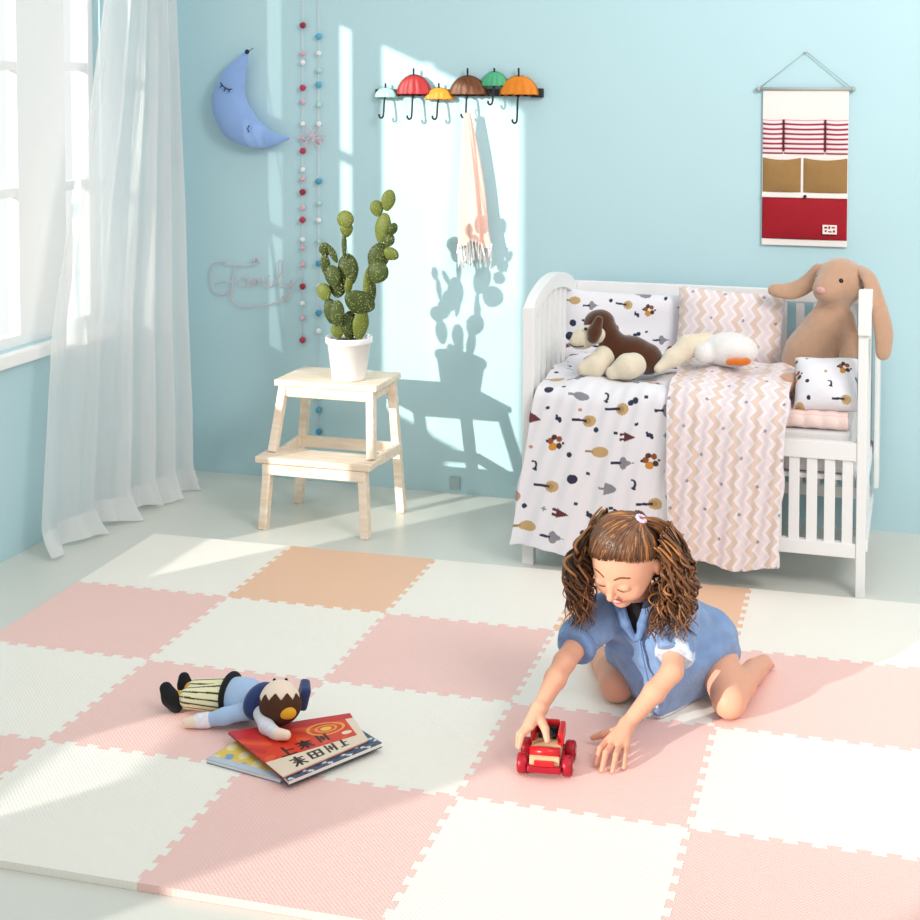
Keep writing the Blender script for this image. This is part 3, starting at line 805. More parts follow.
def tree_print(U, V, ou=0, ov=0):
    """U right, V up, metres; the motif sheet repeats"""
    C = np.empty((len(U), 3)); C[:] = lin('#e6e4ea')
    col = {k: np.array(lin(v)) for k, v in dict(n='#2b2d47', t='#c0a070', g='#86868f', m='#5c2b31', b='#8c4d26', o='#c98a3a', d='#4a3226', s='#b98d78').items()}
    k0 = .00321/4.84; PX, PY = .500, .555
    i0, i1 = math.floor((U.min()+ou)/PX)-1, math.ceil((U.max()+ou)/PX)+1; j0, j1 = math.floor((V.min()+ov)/PY)-1, math.ceil((V.max()+ov)/PY)+1
    for mi, (mx, my, k) in enumerate(MOTIFS):
      for i in range(i0, i1+1):
        for j in range(j0, j1+1):
            cx = mx*k0+i*PX-ou; cy = -my*k0+j*PY-ov
            w = (np.abs(U-cx) < .06) & (np.abs(V-cy) < .04); idx = np.nonzero(w)[0]
            if len(idx) == 0: continue
            a = ((mi*37) % 9-4)*.03
            x = (U[idx]-cx)/1.12; y = (V[idx]-cy)/1.12; x, y = x*math.cos(a)+y*math.sin(a), -x*math.sin(a)+y*math.cos(a)
            def put(m_, c): C[idx[m_]] = c
            E_ = lambda px, py, rx, ry: ((x-px)/rx)**2+((y-py)/ry)**2 < 1
            if k == 'tree':
                put(E_(.016, 0, .0185, .0165), col['t']); put(E_(.012, 0, .010, .009), col['t']*.72); put((np.abs(y) < .0038) & (x > -.034) & (x < .010), col['n'])
            elif k == 'fish':
                put(E_(.010, 0, .024, .0150), col['t']); put((np.abs(y) < .0035) & (x > -.032) & (x < -.01), col['t']*.6)
            elif k == 'grey':
                put(E_(.010, 0, .024, .0115), col['g']); put((np.abs(y) < .0035) & (x > -.030) & (x < -.01), col['g'])
            elif k == 'crown':
                put(E_(.006, 0, .011, .018), col['g']); put(E_(.012, 0, .015, .008), col['g']); put((np.abs(y) < .0035) & (x > -.028) & (x < 0), col['n']); put((np.abs(y) < .0015) & (x > 0) & (x < .036), col['g'])
            elif k == 'spade':
                put((np.abs(y) < .018*np.sqrt(np.clip(1-(x+.006)/.034, 0, 1))) & (x > -.006) & (x < .028), col['g']); put((np.abs(y) < .003) & (x > -.022) & (x < 0), col['g'])
            elif k == 'cone': put((np.abs(y) < .016*(1-(x+.016)/.036)) & (x > -.016) & (x < .02), col['m']*1.4)
            elif k == 'dart':
                put((np.abs(y) < .014*(1-(x+.01)/.034)) & (x > -.01) & (x < .024), col['m']); put((np.abs(np.abs(y)-.007) < .0035) & (x > -.022) & (x < -.006), col['m'])
            elif k == 'paw':
                for px, py, r, c in ((-.004, -.012, .0115, 'o'), (-.014, .004, .009, 'b'), (.013, -.006, .0085, 'd'), (-.006, .016, .008, 'd'), (.009, .013, .0085, 'b'), (.023, .004, .004, 'd'), (-.024, .002, .004, 'n')):
                    put(E_(px, py, r, r), col[c])
            elif k == 'ball': put(E_(0, 0, .0145, .0135), col['n'])
            elif k == 'bush': put(E_(0, 0, .014, .016), col['s'])
            elif k == 'heart': put(E_(-.006, -.002, .009, .007) | E_(.007, .003, .009, .008), col['n'])
            elif k == 'moon':
                put(E_(0, 0, .009, .014) & ~E_(-.006, .001, .008, .010), col['n']); put(E_(-.004, .012, .004, .003) | E_(.004, -.013, .005, .003), col['n'])
            elif k == 'cross': put((np.abs(x) < .002) & (np.abs(y) < .007) | (np.abs(y) < .002) & (np.abs(x) < .007), col['g'])
            elif k == 'bird': put(E_(0, 0, .0095, .006) | E_(-.006, .007, .004, .004) | E_(.006, -.006, .0045, .006), col['n'])
            elif k == 'dot': put(E_(0, 0, .0075, .0075), col['n'])
            elif k == 'speck': put(E_(0, 0, .006, .005), col['s'])
            else: put((np.abs(x) < .0055) & (np.abs(y) < .004), col['n'])
    return C
def chevron(U, V, seed=1):
    C = np.empty((len(U), 3)); tri = np.abs(((V/.050) % 1)*2-1)
    ph = ((U+.020*tri)/.062) % 1
    A = np.array(lin('#e6d6da')); B = np.array(lin('#dec7bb')); D = np.array(lin('#ebe3e6'))
    C[:] = A
    k = (ph > .34) & (ph < .68); C[k] = B
    k = (ph > .68) & (ph < .86) | (ph > .16) & (ph < .34); C[k] = D
    rs = random.Random(seed)
    for i in range(-2, 14):
        for j in range(-2, 16):
            cx = U.min()+i*.115+(j % 2)*.057+rs.uniform(-.01, .01); cy = V.min()+j*.085
            x = U-cx; y = V-cy; r = np.hypot(x, y); a = np.arctan2(y, x)
            C[r < .0048*(1+.4*np.cos(5*a))] = lin('#8f8a92')
    return C

def solid(o, th, off=-1):
    s_ = o.modifiers.new('thickness', 'SOLIDIFY'); s_.thickness = th; s_.offset = off
    return o

# ------------------------------------------------------------------ mattress and pad
M_matt = mat('white_mattress_cotton', lin('#eceaea'), .85, .03, 8, .15, 200)
M_pad = mat('pale_pink_quilting', lin('#efd6d0'), .85, .05, 10, .2, 200)
m_ = MB(); m_.box((1.668, -.660, .361), (2.636, -.115, .495), bevel=.015)
tag(m_.build('mattress', M_matt, smooth=False), 'white crib mattress seen at the right behind the front rail', 'mattress')
def pad():
    nu, nv = 140, 60; P = np.zeros((nu, nv, 3))
    for i in range(nu):
        for j in range(nv):
            u = i/(nu-1); v = j/(nv-1)
            x = 1.665+.962*u; sc = abs(math.sin(x*PI/.052))
            prof = smooth_prof[j]
            P[i, j] = (x, prof[0]-.006*sc*(1 if v < .4 else .2), prof[1]+.004*sc)
    return P
pr_ = [(-.650, .498), (-.668, .505), (-.674, .520), (-.668, .536), (-.650, .544), (-.5, .546), (-.3, .546), (-.12, .546)]
q = smooth_path([(a, b, 0) for a, b in pr_], 9)[:, :2]; smooth_prof = q[np.linspace(0, len(q)-1, 60).astype(int)]
o = link('mattress_pad', grid_mesh('mattress_pad', pad()), M_pad); solid(o, .008, 0)
tag(o, 'pale pink scalloped quilted pad lying on the crib mattress', 'mattress pad')

# ------------------------------------------------------------------ draped covers
def drape(name, label, cat, xl, xr, prof, colour, th, seed, fold, nu=290, nv=460):
    """prof: (y,z) path from the back of the bed over the front edge and down"""
    q = smooth_path([(a, b, 0) for a, b in prof], 14)[:, :2]
    L = np.r_[0, np.cumsum(np.hypot(*np.diff(q, axis=0).T))]
    s_ = np.linspace(0, L[-1], nv); y = np.interp(s_, L, q[:, 0]); z = np.interp(s_, L, q[:, 1])
    hang = np.clip((.60-z)/.55, 0, 1)*(y < -.68)
    rs = np.random.RandomState(seed); ph = rs.uniform(0, 6, 6)
    u = np.linspace(0, 1, nu)
    P = np.zeros((nu, nv, 3))
    a = np.array([xl(h) for h in hang]); b = np.array([xr(h) for h in hang])
    P[:, :, 0] = a[None]+(b-a)[None]*u[:, None]
    w = fold*hang[None]**.8*(np.sin(u*17+ph[0])[:, None]+.6*np.sin(u*29+ph[1]+hang*2)[..., None].reshape(nu, 1) if False else 0)
    F = np.sin(u[:, None]*17+ph[0]+hang[None]*1.2)+.55*np.sin(u[:, None]*31+ph[1]-hang[None]*1.5)
    top = (1-np.clip(hang*6, 0, 1))[None]
    P[:, :, 1] = y[None]-fold*hang[None]**.7*(1+F)*.7
    P[:, :, 2] = z[None]+top*.007*(np.sin(u[:, None]*13+ph[2]+s_[None]*9)+np.sin(u[:, None]*7+ph[3]-s_[None]*23))+hang[None]*.012*np.sin(u[:, None]*9+ph[4])*hang[None]
    # fine wrinkles
    P[:, :, 1] -= .0025*np.sin(u[:, None]*60+s_[None]*25+ph[5])*(hang[None] > 0)
    me = grid_mesh(name, P)
    UU, VV = np.meshgrid(u*float(np.mean(b-a)), -s_, indexing='ij')
    set_colors(me, colour(UU.ravel(), VV.ravel()))
    o = link(name, me, M_print); solid(o, th, 1)
    return tag(o, label, cat)
drape('duvet', 'white duvet printed with little trees, hanging over the left of the crib front', 'duvet',
      lambda h: 1.668-.085*h, lambda h: 2.13, [(-.22, .597), (-.40, .600), (-.60, .602), (-.69, .598), (-.735, .57), (-.745, .50), (-.748, .3), (-.752, .066)],
      lambda U, V: tree_print(U, V, .048, .445), .022, 1, .010)
drape('blanket', 'pink and beige chevron blanket hanging over the middle of the crib front', 'blanket',
      lambda h: 2.088+.01*h, lambda h: 2.452-.022*h, [(-.36, .632), (-.45, .636), (-.60, .634), (-.69, .622), (-.755, .575), (-.778, .49), (-.782, .3), (-.782, .080)],
      lambda U, V: chevron(U, V), .022, 3, .004)

# ------------------------------------------------------------------ pillows
def pillow(name, label, w, h, t_, colour, loc, rot, seed=0, nu=120, nv=90, mat_=None, cat='pillow'):
    u = np.linspace(-1, 1, nu); v = np.linspace(-1, 1, nv); U, V = np.meshgrid(u, v, indexing='ij')
    pin = 1-.07*(1-(V)**2)*0
    X = U*w/2*(1-.05*(1-V**2)); Z = V*h/2*(1-.06*(1-U**2))
    rs = np.random.RandomState(seed); p = rs.uniform(0, 6, 4)
    T = t_/2*((1-U**4)*(1-V**4))**.5*(1+.06*np.sin(4*U+3*V+p[0])+.05*np.sin(7*V-3*U+p[1]))
    Pf = np.stack([X, -T, Z], -1); Pb = np.stack([X, T, Z], -1)[::-1]
    n = nu*nv
    def quads(o):
        i, j = np.meshgrid(np.arange(nu-1), np.arange(nv-1), indexing='ij'); a = (i*nv+j).ravel()+o
        return np.stack([a, a+nv, a+nv+1, a+1], 1)
    me = npmesh(name, np.vstack([Pf.reshape(-1, 3), Pb.reshape(-1, 3)]), np.vstack([quads(0), quads(n)]))
    if colour is not None:
        c = colour(X.ravel()+w, Z.ravel()+h); c2 = colour(-X.ravel()+w, Z.ravel()+h)
        set_colors(me, np.vstack([c, c2]))
    o = link(name, me, mat_ or M_print)
    o.location = loc; o.rotation_euler = rot
    return tag(o, label, cat, 'pillows in the crib')
pillow('pillow', 'wide white pillow with tree print propped against the crib back behind the toy dog', .475, .285, .09, lambda U, V: tree_print(U*1.25, V*1.25, .20, .11), (1.825, -.165, .678), (math.radians(-9), math.radians(1), 0), 1, 240, 150)
pillow('pillow', 'pink and beige chevron pillow propped upright in the middle of the crib', .365, .275, .09, lambda U, V: chevron(U, V, 5), (2.213, -.235, .715), (math.radians(-13), math.radians(2.5), 0), 2, 200, 150)
pillow('pillow', 'small plump tree print pillow at the right end of the crib before the bunny', .195, .185, .095, lambda U, V: tree_print(U*1.35, V*1.35, .30, .02), (2.556, -.595, .622), (math.radians(-42), math.radians(-2), math.radians(0)), 3, 130, 120)

# ------------------------------------------------------------------ soft toys
def plush(name, c, bump=.35, sc=260, var=.12):
    return mat(name, lin(c), .95, var, 40, bump, sc, spec=.15, sheen=.6)
M_brown = plush('brown_plush', '#4c2710'); M_cream = plush('cream_plush', '#e2d6bf'); M_bun = plush('tan_plush', '#c0997f'); M_bunl = plush('tan_inner_ear', '#c8a084')
M_wht = plush('white_plush', '#e9e6e4'); M_org = plush('orange_felt', '#d9701f'); M_pnk = plush('pink_nose', '#d8a49c'); M_eye = mat('black_bead', lin('#15141a'), .2, 0)

def dog():
    o0 = np.array((1.89, -.56, .61)); t = thing('toy_dog', 'brown and cream toy dog lying on the tree print duvet', 'soft toy', tuple(o0+np.array((0, 0, .008))), 0, 'soft toys in the crib')
    R = lambda p: tuple(np.array(p, float)-o0)
    def S(lo, hi, h=.004): return SDF(R(lo), R(hi), h)
    s = S((1.75, -.68, .58), (2.06, -.44, .82))                       # body and head in brown
    s.chain([R((1.845, -.56, .765)), R((1.862, -.555, .72)), R((1.885, -.55, .68)), R((1.94, -.54, .668)), R((1.985, -.54, .655))], [.038, .035, .045, .050, .048], .02)
    s.ell(R((1.828, -.565, .762)), (.045, .042, .044), k=.02)
    s.ell(R((1.99, -.545, .645)), (.042, .052, .042), k=.02)
    s.build('body', M_brown, t, 2)
    s = S((1.70, -.66, .66), (1.87, -.50, .80))
    s.chain([R((1.826, -.578, .738)), R((1.785, -.585, .715)), R((1.765, -.588, .706))], [.040, .032, .027], .015)
    s.build('muzzle', M_cream, t, 2)['label'] = 'cream muzzle'
    m_ = MB(); m_.ball(R((1.742, -.592, .722)), (.014, .017, .014)); m_.build('nose', M_navy, t, True)
    m_ = MB(); m_.ball(R((1.800, -.617, .752)), .0055); m_.ball(R((1.795, -.545, .752)), .0055); m_.build('eyes', M_eye, t, True)
    tubes_obj('mouth', [(smooth_path([R((1.742, -.612, .700)), R((1.765, -.619, .692)), R((1.795, -.621, .696))], 5), .002)], M_navy, t)
    for y, rt in ((-.610, 1), (-.520, -1)):
        s = S((1.78, y-.04, .70), (1.87, y+.04, .80), .0035); s.chain([R((1.842, y, .782)), R((1.830, y-.008*rt, .745)), R((1.826, y-.010*rt, .725))], [.014, .022, .020], .01)
        s.build('ear', M_brown, t, 2)
    for pts, rs_ in (([(1.855, -.590, .66), (1.835, -.625, .635), (1.800, -.632, .626)], [.036, .034, .026]),
                     ([(1.85, -.52, .66), (1.825, -.515, .630), (1.79, -.52, .622)], [.034, .030, .024]),
                     ([(1.955, -.600, .64), (1.94, -.632, .64), (1.895, -.645, .620)], [.040, .040, .022])):
        s = S((1.75, -.70, .585), (2.02, -.46, .73)); s.chain([R(p) for p in pts], rs_, .012)
        s.build('paw', M_cream, t, 2)['label'] = 'cream paw'
    for x, y, z in ((1.873, -.662, .615), (1.880, -.655, .606)):
        pass
    s = S((1.97, -.62, .6), (2.10, -.48, .75)); s.chain([R((2.015, -.55, .635)), R((2.045, -.555, .655)), R((2.065, -.56, .695))], [.014, .011, .008], .01); s.build('tail', M_brown, t, 2)
dog()

def goose():
    o0 = np.array((2.22, -.52, .66)); t = thing('toy_goose', 'white soft toy goose with orange feet lying on the chevron blanket', 'soft toy', tuple(o0), 0, 'soft toys in the crib')
    R = lambda p: tuple(np.array(p, float)-o0)
    s = SDF(R((2.0, -.66, .58)), R((2.36, -.40, .80)), .004)
    s.ell(R((2.252, -.52, .700)), (.088, .068, .056), k=.02)
    s.ell(R((2.175, -.555, .690)), (.034, .034, .033), k=.012)
    s.build('body', M_wht, t, 2)
    s = SDF(R((2.0, -.66, .58)), R((2.26, -.40, .80)), .004)
    s.chain([R((2.175, -.50, .720)), R((2.120, -.53, .705)), R((2.075, -.565, .672)), R((2.035, -.60, .640))], [.030, .036, .028, .016], .015)
    s.build('wing', M_cream, t, 2)['label'] = 'cream drooping wing'
    s = SDF(R((2.22, -.68, .62)), R((2.36, -.5, .72)), .003)
    s.ell(R((2.285, -.602, .678)), (.034, .020, .013), k=.01); s.ell(R((2.313, -.60, .682)), (.014, .016, .010), k=.008); s.ell(R((2.26, -.606, .676)), (.012, .014, .009), k=.008)
    s.build('foot', M_org, t, 2)['label'] = 'orange webbed foot'
goose()

def bunny():
    o0 = np.array((2.52, -.42, .60)); t = thing('toy_bunny', 'large tan soft toy bunny with long floppy ears in the right crib corner', 'soft toy', tuple(o0), 0, 'soft toys in the crib')
    R = lambda p: tuple(np.array(p, float)-o0)
    s = SDF(R((2.36, -.58, .53)), R((2.70, -.22, 1.02)), .0045)
    s.ell(R((2.583, -.36, .912)), (.080, .076, .077), k=.02)
    s.ell(R((2.547, -.415, .890)), (.048, .043, .043), k=.03)
    s.chain([R((2.56, -.37, .825)), R((2.535, -.37, .74)), R((2.505, -.38, .67)), R((2.49, -.385, .64))], [.050, .073, .092, .085], .03)
    s.chain([R((2.60, -.40, .80)), R((2.625, -.425, .73)), R((2.61, -.46, .67))], [.030, .028, .026], .012)
    s.chain([R((2.505, -.42, .79)), R((2.455, -.45, .72)), R((2.43, -.46, .67))], [.028, .028, .026], .012) if False else None
    s.build('body', M_bun, t, 2)
    s = SDF(R((2.36, -.62, .54)), R((2.62, -.36, .72)), .0045)
    s.chain([R((2.47, -.44, .615)), R((2.445, -.54, .60)), R((2.438, -.565, .612))], [.034, .030, .034], .01)
    s.build('foot', M_bun, t, 2)
    # ears: long flattened drops
    def ear(pts, ws, flat, nrm, n):
        q = smooth_path([R(p) for p in pts], 8); w = np.interp(np.linspace(0, len(pts)-1, len(q)), range(len(pts)), ws)
        lo = q.min(0)-.07; hi = q.max(0)+.07
        T = np.gradient(q, axis=0); T /= np.linalg.norm(T, axis=1)[:, None]; nr = np.array(nrm, float)
        s_ = SDF(lo, hi, .004)
        for i in range(0, len(q)):
            a = T[i]; c = nr-a*nr.dot(a); c /= np.linalg.norm(c); b = np.cross(c, a)
            s_.ell(q[i], (w[i]*.9, w[i], flat), np.stack([a, b, c], 1), .008)
        return s_.build(n, M_bun, t, 2)
    ear([(2.645, -.37, .955), (2.675, -.415, .930), (2.703, -.44, .85), (2.722, -.45, .77), (2.722, -.45, .70)], [.018, .024, .028, .031, .024], .012, (.5, -.8, .1), 'ear')
    ear([(2.515, -.33, .945), (2.475, -.315, .895), (2.425, -.31, .868), (2.365, -.31, .868)], [.022, .028, .028, .020], .012, (.1, -.8, .5), 'ear')
    m_ = MB(); m_.ball(R((2.588, -.434, .924)), .0085); m_.build('eye', M_eye, t, True)
    m_ = MB(); m_.ball(R((2.516, -.388, .928)), .0085); m_.build('eye', M_eye, t, True)
    m_ = MB(); m_.ball(R((2.526, -.452, .894)), (.017, .009, .011), (0, 0, -.4)); m_.build('nose', M_pnk, t, True)
bunny()
# ------------------------------------------------------------------ the girl
def skin_mat():
    m = mat('child_skin', lin('#e0a58a'), .5, .04, 14, .04, 300, spec=.35, sss=.12)
    return m
M_skin = skin_mat()
def girl():
    O = np.array((2.24, -1.60, .0165)); t = thing('person', 'girl with curly brown hair in a blue denim dress kneeling over a toy car', 'person', tuple(O))
    R = lambda p: tuple(np.array(p, float)-O)
    n_ = lambda v: np.array(v, float)/np.linalg.norm(v)
    F = n_((-.25, -.78, -.55)); L0 = n_(np.cross((0, 0, 1.), F)); U0 = np.cross(F, L0)
    roll = math.radians(5); L = L0*math.cos(roll)-U0*math.sin(roll); U = np.cross(F, L)
    HC = np.array((2.170, -1.845, .441)); K = 1.03
    H = lambda l, f, u: R(HC+K*(l*L+f*F+u*U))
    A = np.stack([L, F, U], 1)
    NB = (2.180, -1.735, .285)
    LS, RS = (2.266, -1.70, .262), (2.088, -1.755, .25)
    s = SDF(R((1.93, -2.19, .012)), R((2.53, -1.29, .56)), .0022)
    # trunk, neck
    s.cap(R((2.29, -1.52, .13)), R((2.19, -1.69, .225)), .078, .074, .02)
    s.cap(R(LS), R(RS), .038, k=.02); s.cap(R(NB), H(0, -.03, -.05), .037, .036, .02)
    # head
    s.ell(H(0, -.004, .004), (.076, .090, .086), A, .012)
    s.ell(H(0, .022, -.030), (.065, .070, .074), A, .02)
    for q in (-1, 1):
        s.ell(H(.031*q, .056, -.043), (.027, .027, .026), A, .015)
        s.ell(H(.077*q, -.006, -.022), (.008, .017, .024), A, .006)
    s.ell(H(0, .060, -.086), (.024, .024, .019), A, .018)
    for q in (-1, 1):
        s.ell(H(.029*q, .098, -.012), (.017, .013, .010), A, .012, 'sub')
        s.ell(H(.029*q, .0775, -.013), (.0145, .0105, .0115), A, .003)
    s.cap(H(0, .088, -.008), H(0, .1005, -.036), .0058, .0088, .010)
    for q in (-1, 1): s.ell(H(.0085*q, .092, -.039), (.0062, .0075, .0055), A, .004)
    # arms
    LE, LW = (2.286, -1.855, .175), (2.196, -1.948, .073)
    RE, RW = (2.044, -1.935, .198), (2.016, -2.060, .135)
    s.chain([R(LS), R(LE)], [.032, .0250], .015); s.chain([R(LE), R((2.25, -1.893, .135)), R(LW)], [.0250, .0245, .0165], .01)
    s.chain([R(RS), R(RE)], [.032, .0250], .015); s.chain([R(RE), R((2.034, -1.982, .176)), R(RW)], [.0250, .0245, .0165], .01)
    def hand(W, fingers, thumb, rp=.0125):
        for kn, mid, tip in fingers:
            s.cap(R(W), R(kn), .015, .0095, .008)
        for i, (kn, mid, tip) in enumerate(fingers):
            r = (.0078, .0080, .0076, .0066)[i]
            s.cap(R(kn), R(mid), r, r*.9, .0025); s.cap(R(mid), R(tip), r*.9, r*.72, .0015)
        s.cap(R(thumb[0]), R(thumb[1]), .0115, .0092, .008); s.cap(R(thumb[1]), R(thumb[2]), .0092, .0068, .003)
    hand(LW, [((2.160, -1.995, .050), (2.150, -2.030, .047), (2.147, -2.063, .026)), ((2.175, -2.005, .051), (2.167, -2.046, .047), (2.166, -2.084, .024)),
              ((2.190, -2.005, .049), (2.190, -2.046, .045), (2.190, -2.082, .024)), ((2.203, -1.996, .045), (2.208, -2.030, .040), (2.211, -2.058, .024))],
         [(2.180, -1.957, .060), (2.143, -1.957, .047), (2.117, -1.952, .034)])
    hand(RW, [((2.008, -2.112, .114), (1.994, -2.132, .102), (1.989, -2.138, .076)), ((1.999, -2.106, .110), (1.984, -2.119, .096), (1.981, -2.122, .070)),
              ((1.995, -2.096, .107), (1.981, -2.103, .092), (1.979, -2.104, .068)), ((1.996, -2.085, .104), (1.983, -2.086, .090), (1.980, -2.086, .072))],
         [(2.024, -2.083, .120), (2.040, -2.104, .110), (2.049, -2.120, .091)])
    # legs
    for hip, kn, an, ball, sd in (((2.335, -1.52, .12), (2.402, -1.712, .060), (2.437, -1.475, .047), (2.452, -1.395, .036), 1), ((2.23, -1.53, .12), (2.122, -1.700, .060), (2.045, -1.510, .046), (2.015, -1.435, .036), -1)):
        s.cap(R(hip), R(kn), .060, .040, .02)
        kn = np.array(kn); an_ = np.array(an); mid = kn+(an_-kn)*.38+np.array((0, 0, .010))
        s.chain([R(kn), R(mid), R(an)], [.0395, .039, .026], .012)
        s.chain([R(an), R(ball)], [.029, .023], .012); s.ell(R((an[0]-.004*sd, an[1]-.024, an[2]-.003)), .0265, None, .015)
        b = np.array(ball); d = n_(b-an_); w = np.cross(d, (0, 0, 1))
        for i in range(5):
            p = b+w*(i-2)*.0095; s.cap(R(p), R(p+d*(.024-.0025*abs(i-1.2))+np.array((0, 0, -.006))), .0078, .0066, .003)
    SB = s
    def on(l, u, off=0.):
        for f in np.arange(.125, .03, -.0004):
            p = (np.array(H(l, f, u))-SB.lo)/SB.h; q = np.floor(p).astype(int); w = p-q
            v = sum(SB.F[q[0]+a, q[1]+b, q[2]+c]*(w[0] if a else 1-w[0])*(w[1] if b else 1-w[1])*(w[2] if c else 1-w[2]) for a in (0, 1) for b in (0, 1) for c in (0, 1))
            if v < 0: return H(l, f+off, u)
        return H(l, .08+off, u)
    s.build('body', M_skin, t, 1)
    # face details
    M_lash = mat('brown_lashes', lin('#2c1a12'), .7); M_brow = mat('brown_brows', lin('#7a5232'), .8); M_lip = mat('rose_lips', lin('#cf7f78'), .4, .03)
    for q in (-1, 1):
        tubes_obj('eyelashes', [(smooth_path([on(.0145*q, -.0165), on(.022*q, -.021), on(.031*q, -.0215), on(.0435*q, -.0165)], 6), [.0007]+[.0017]*17+[.0007])], M_lash, t)
        tubes_obj('eyebrow', [(smooth_path([on(.012*q, .012), on(.027*q, .018), on(.046*q, .011)], 6), [.0012]+[.0024]*11+[.0008])], M_brow, t)
    c = np.array(on(0, -.066)); s = SDF(c-.05, c+.05, .0011)
    s.chain([on(-.026, -.054, .0), on(-.013, -.0605, .001), on(0, -.0625, .0015), on(.013, -.0605, .001), on(.026, -.054, .0)], [.0012, .0027, .0025, .0027, .0012], .001)
    s.chain([on(-.025, -.0555, .0), on(-.013, -.069, .001), on(0, -.073, .002), on(.013, -.069, .001), on(.025, -.0555, .0)], [.0012, .0030, .0038, .0030, .0012], .001)
    s.build('lips', M_lip, t, 1)
    s = SDF(c-.05, c+.05, .0014)
    s.chain([on(-.016, -.0618, -.0005), on(0, -.0672, 0), on(.016, -.0618, -.0005)], [.0024, .0036, .0024], .001); s.build('teeth', mat('teeth', lin('#f6f2ec'), .3), t, 1)

    # dress
    s = SDF(R((1.98, -1.96, .014)), R((2.50, -1.36, .36)), .003)
    s.cap(R((2.292, -1.535, .14)), R((2.187, -1.70, .225)), .088, .082, .03)
    s.cap(R(LS), R(RS), .052, k=.03)
    s.ell(R((2.215, -1.715, .165)), (.098, .082, .115), None, .04)
    s.cap(R((2.318, -1.545, .125)), R((2.385, -1.665, .085)), .078, .064, .03)
    s.cap(R((2.24, -1.55, .125)), R((2.128, -1.665, .085)), .078, .062, .03)
    s.ell(R((2.25, -1.70, .075)), (.105, .098, .075), None, .04)
    s.cap(R((2.23, -1.75, .07)), R((2.275, -1.755, .04)), .045, .04, .03)
    for a, b in ((LS, (2.285, -1.815, .200)), (RS, (2.060, -1.878, .218))):
        s.cap(R(a), R(b), .047, .046, .015)
    for (a, e, kk) in (((2.285, -1.815, .200), LE, 0), ((2.060, -1.878, .218), RE, 0)):     # cut the sleeve ends flat
        a = np.array(a); d = n_(np.array(e)-a); c = a+d*(.006+.055)
        M_ = np.stack([np.cross(d, (0, 0, 1.))/np.linalg.norm(np.cross(d, (0, 0, 1.))), np.cross(np.cross(d, (0, 0, 1.))/np.linalg.norm(np.cross(d, (0, 0, 1.))), d)*-1, d], 1)
        s.box(R(c), (.058, .058, .055), M_, .003, .004, 'sub')
    X = [(s.lo[i]+np.arange(s.n[i])*s.h).astype(np.float32) for i in range(3)]; X = np.meshgrid(*X, indexing='ij', sparse=True)
    fold = .0055*np.sin(70*(X[0]*.8+X[1]*.25)+9*X[2])+.0042*np.sin(95*(X[0]*.3-X[1]*.6)+40*X[2])+.002*np.sin(130*X[2]+30*X[0])
    s.F = (s.F+fold).astype(np.float32)
    planes = []; F0 = s.F.copy()
    for Ap, nn in (((2.394, -1.595, .118), (.80, -.48, -.34)), ((2.085, -1.66, .11), (-.72, -.52, -.45))):
        Ap = np.array(R(Ap)); nn = n_(nn); d = (X[0]-Ap[0])*nn[0]+(X[1]-Ap[1])*nn[1]+(X[2]-Ap[2])*nn[2]
        d = d-6*np.maximum(0, X[2]-.150); planes.append((Ap, nn)); q_ = np.maximum(.022-np.abs(s.F-d), 0)/.022; s.F = (np.maximum(s.F, d)+q_*q_*.0055).astype(np.float32)
    s.F = np.maximum(s.F, (.0025-X[2]).astype(np.float32))
    s.ell(R((2.186, -1.800, .272)), (.024, .04, .062), None, .006, 'sub')
    V, Q = s.arrays(1)
    ii = np.clip(np.round((V-s.lo)/s.h).astype(int), 0, s.n-1); f0 = F0[ii[:, 0], ii[:, 1], ii[:, 2]]
    me = npmesh('dress', V, Q); C = np.empty((len(V), 3)); C[:] = lin('#7d98c2')
    for Ap, nn in planes:
        d = (V-Ap)@nn; C[(np.abs(d) < .007) & (V[:, 2] < .045) & (np.abs(f0) < .006)] = lin('#e4e8f0')
    C[(V[:, 2] < .011)] = lin('#e4e8f0')
    set_colors(me, C, 'cloth')
    M_denim = mat('light_blue_denim', (1, 1, 1), .85, .34, 26, .35, 240, attr='cloth', sheen=.2)
    link('dress', me, M_denim, t)
    # collar, placket, cuffs
    M_den = mat('blue_denim', lin('#728fbd'), .85, .3, 40, .3, 240); M_lace = mat('white_blue_cuff', lin('#c9d5e8'), .8, .45, 70, .2, 120)
    s = SDF(R((2.10, -1.86, .18)), R((2.27, -1.68, .36)), .003)
    for q, p in ((1, [(2.222, -1.715, .318), (2.216, -1.785, .302), (2.206, -1.812, .262), (2.197, -1.806, .225)]), (-1, [(2.135, -1.735, .310), (2.148, -1.795, .297), (2.166, -1.817, .262), (2.186, -1.806, .222)])):
        s.chain([R(v) for v in p], [.011, .013, .012, .007], .006)
    s.build('collar', M_den, t, 1)
    s = SDF(R((2.12, -1.84, .16)), R((2.26, -1.68, .35)), .003)
    s.ell(R((2.185, -1.765, .262)), (.036, .026, .055), None); s.build('undershirt', mat('dark_undershirt', lin('#2b2327'), .9), t, 1)
    tubes_obj('placket', [(smooth_path([R((2.198, -1.808, .222)), R((2.208, -1.812, .175)), R((2.222, -1.815, .12)), R((2.236, -1.815, .06))], 8), .0035)], M_den, t)
    def cuff(a, e, r, m_):
        a = np.array(R(a)); d = n_(np.array(R(e))-a); pts = [a+d*x for x in (-.016, -.010, 0, .008, .010)]
        return tubes_obj('cuff', [(pts, [r-.004, r, r+.001, r-.001, r-.010])], m_, t, 28)
    cuff((2.285, -1.815, .200), LE, .0475, M_lace)['label'] = 'white patterned turned-up cuff'
    cuff((2.060, -1.878, .218), RE, .048, M_den)

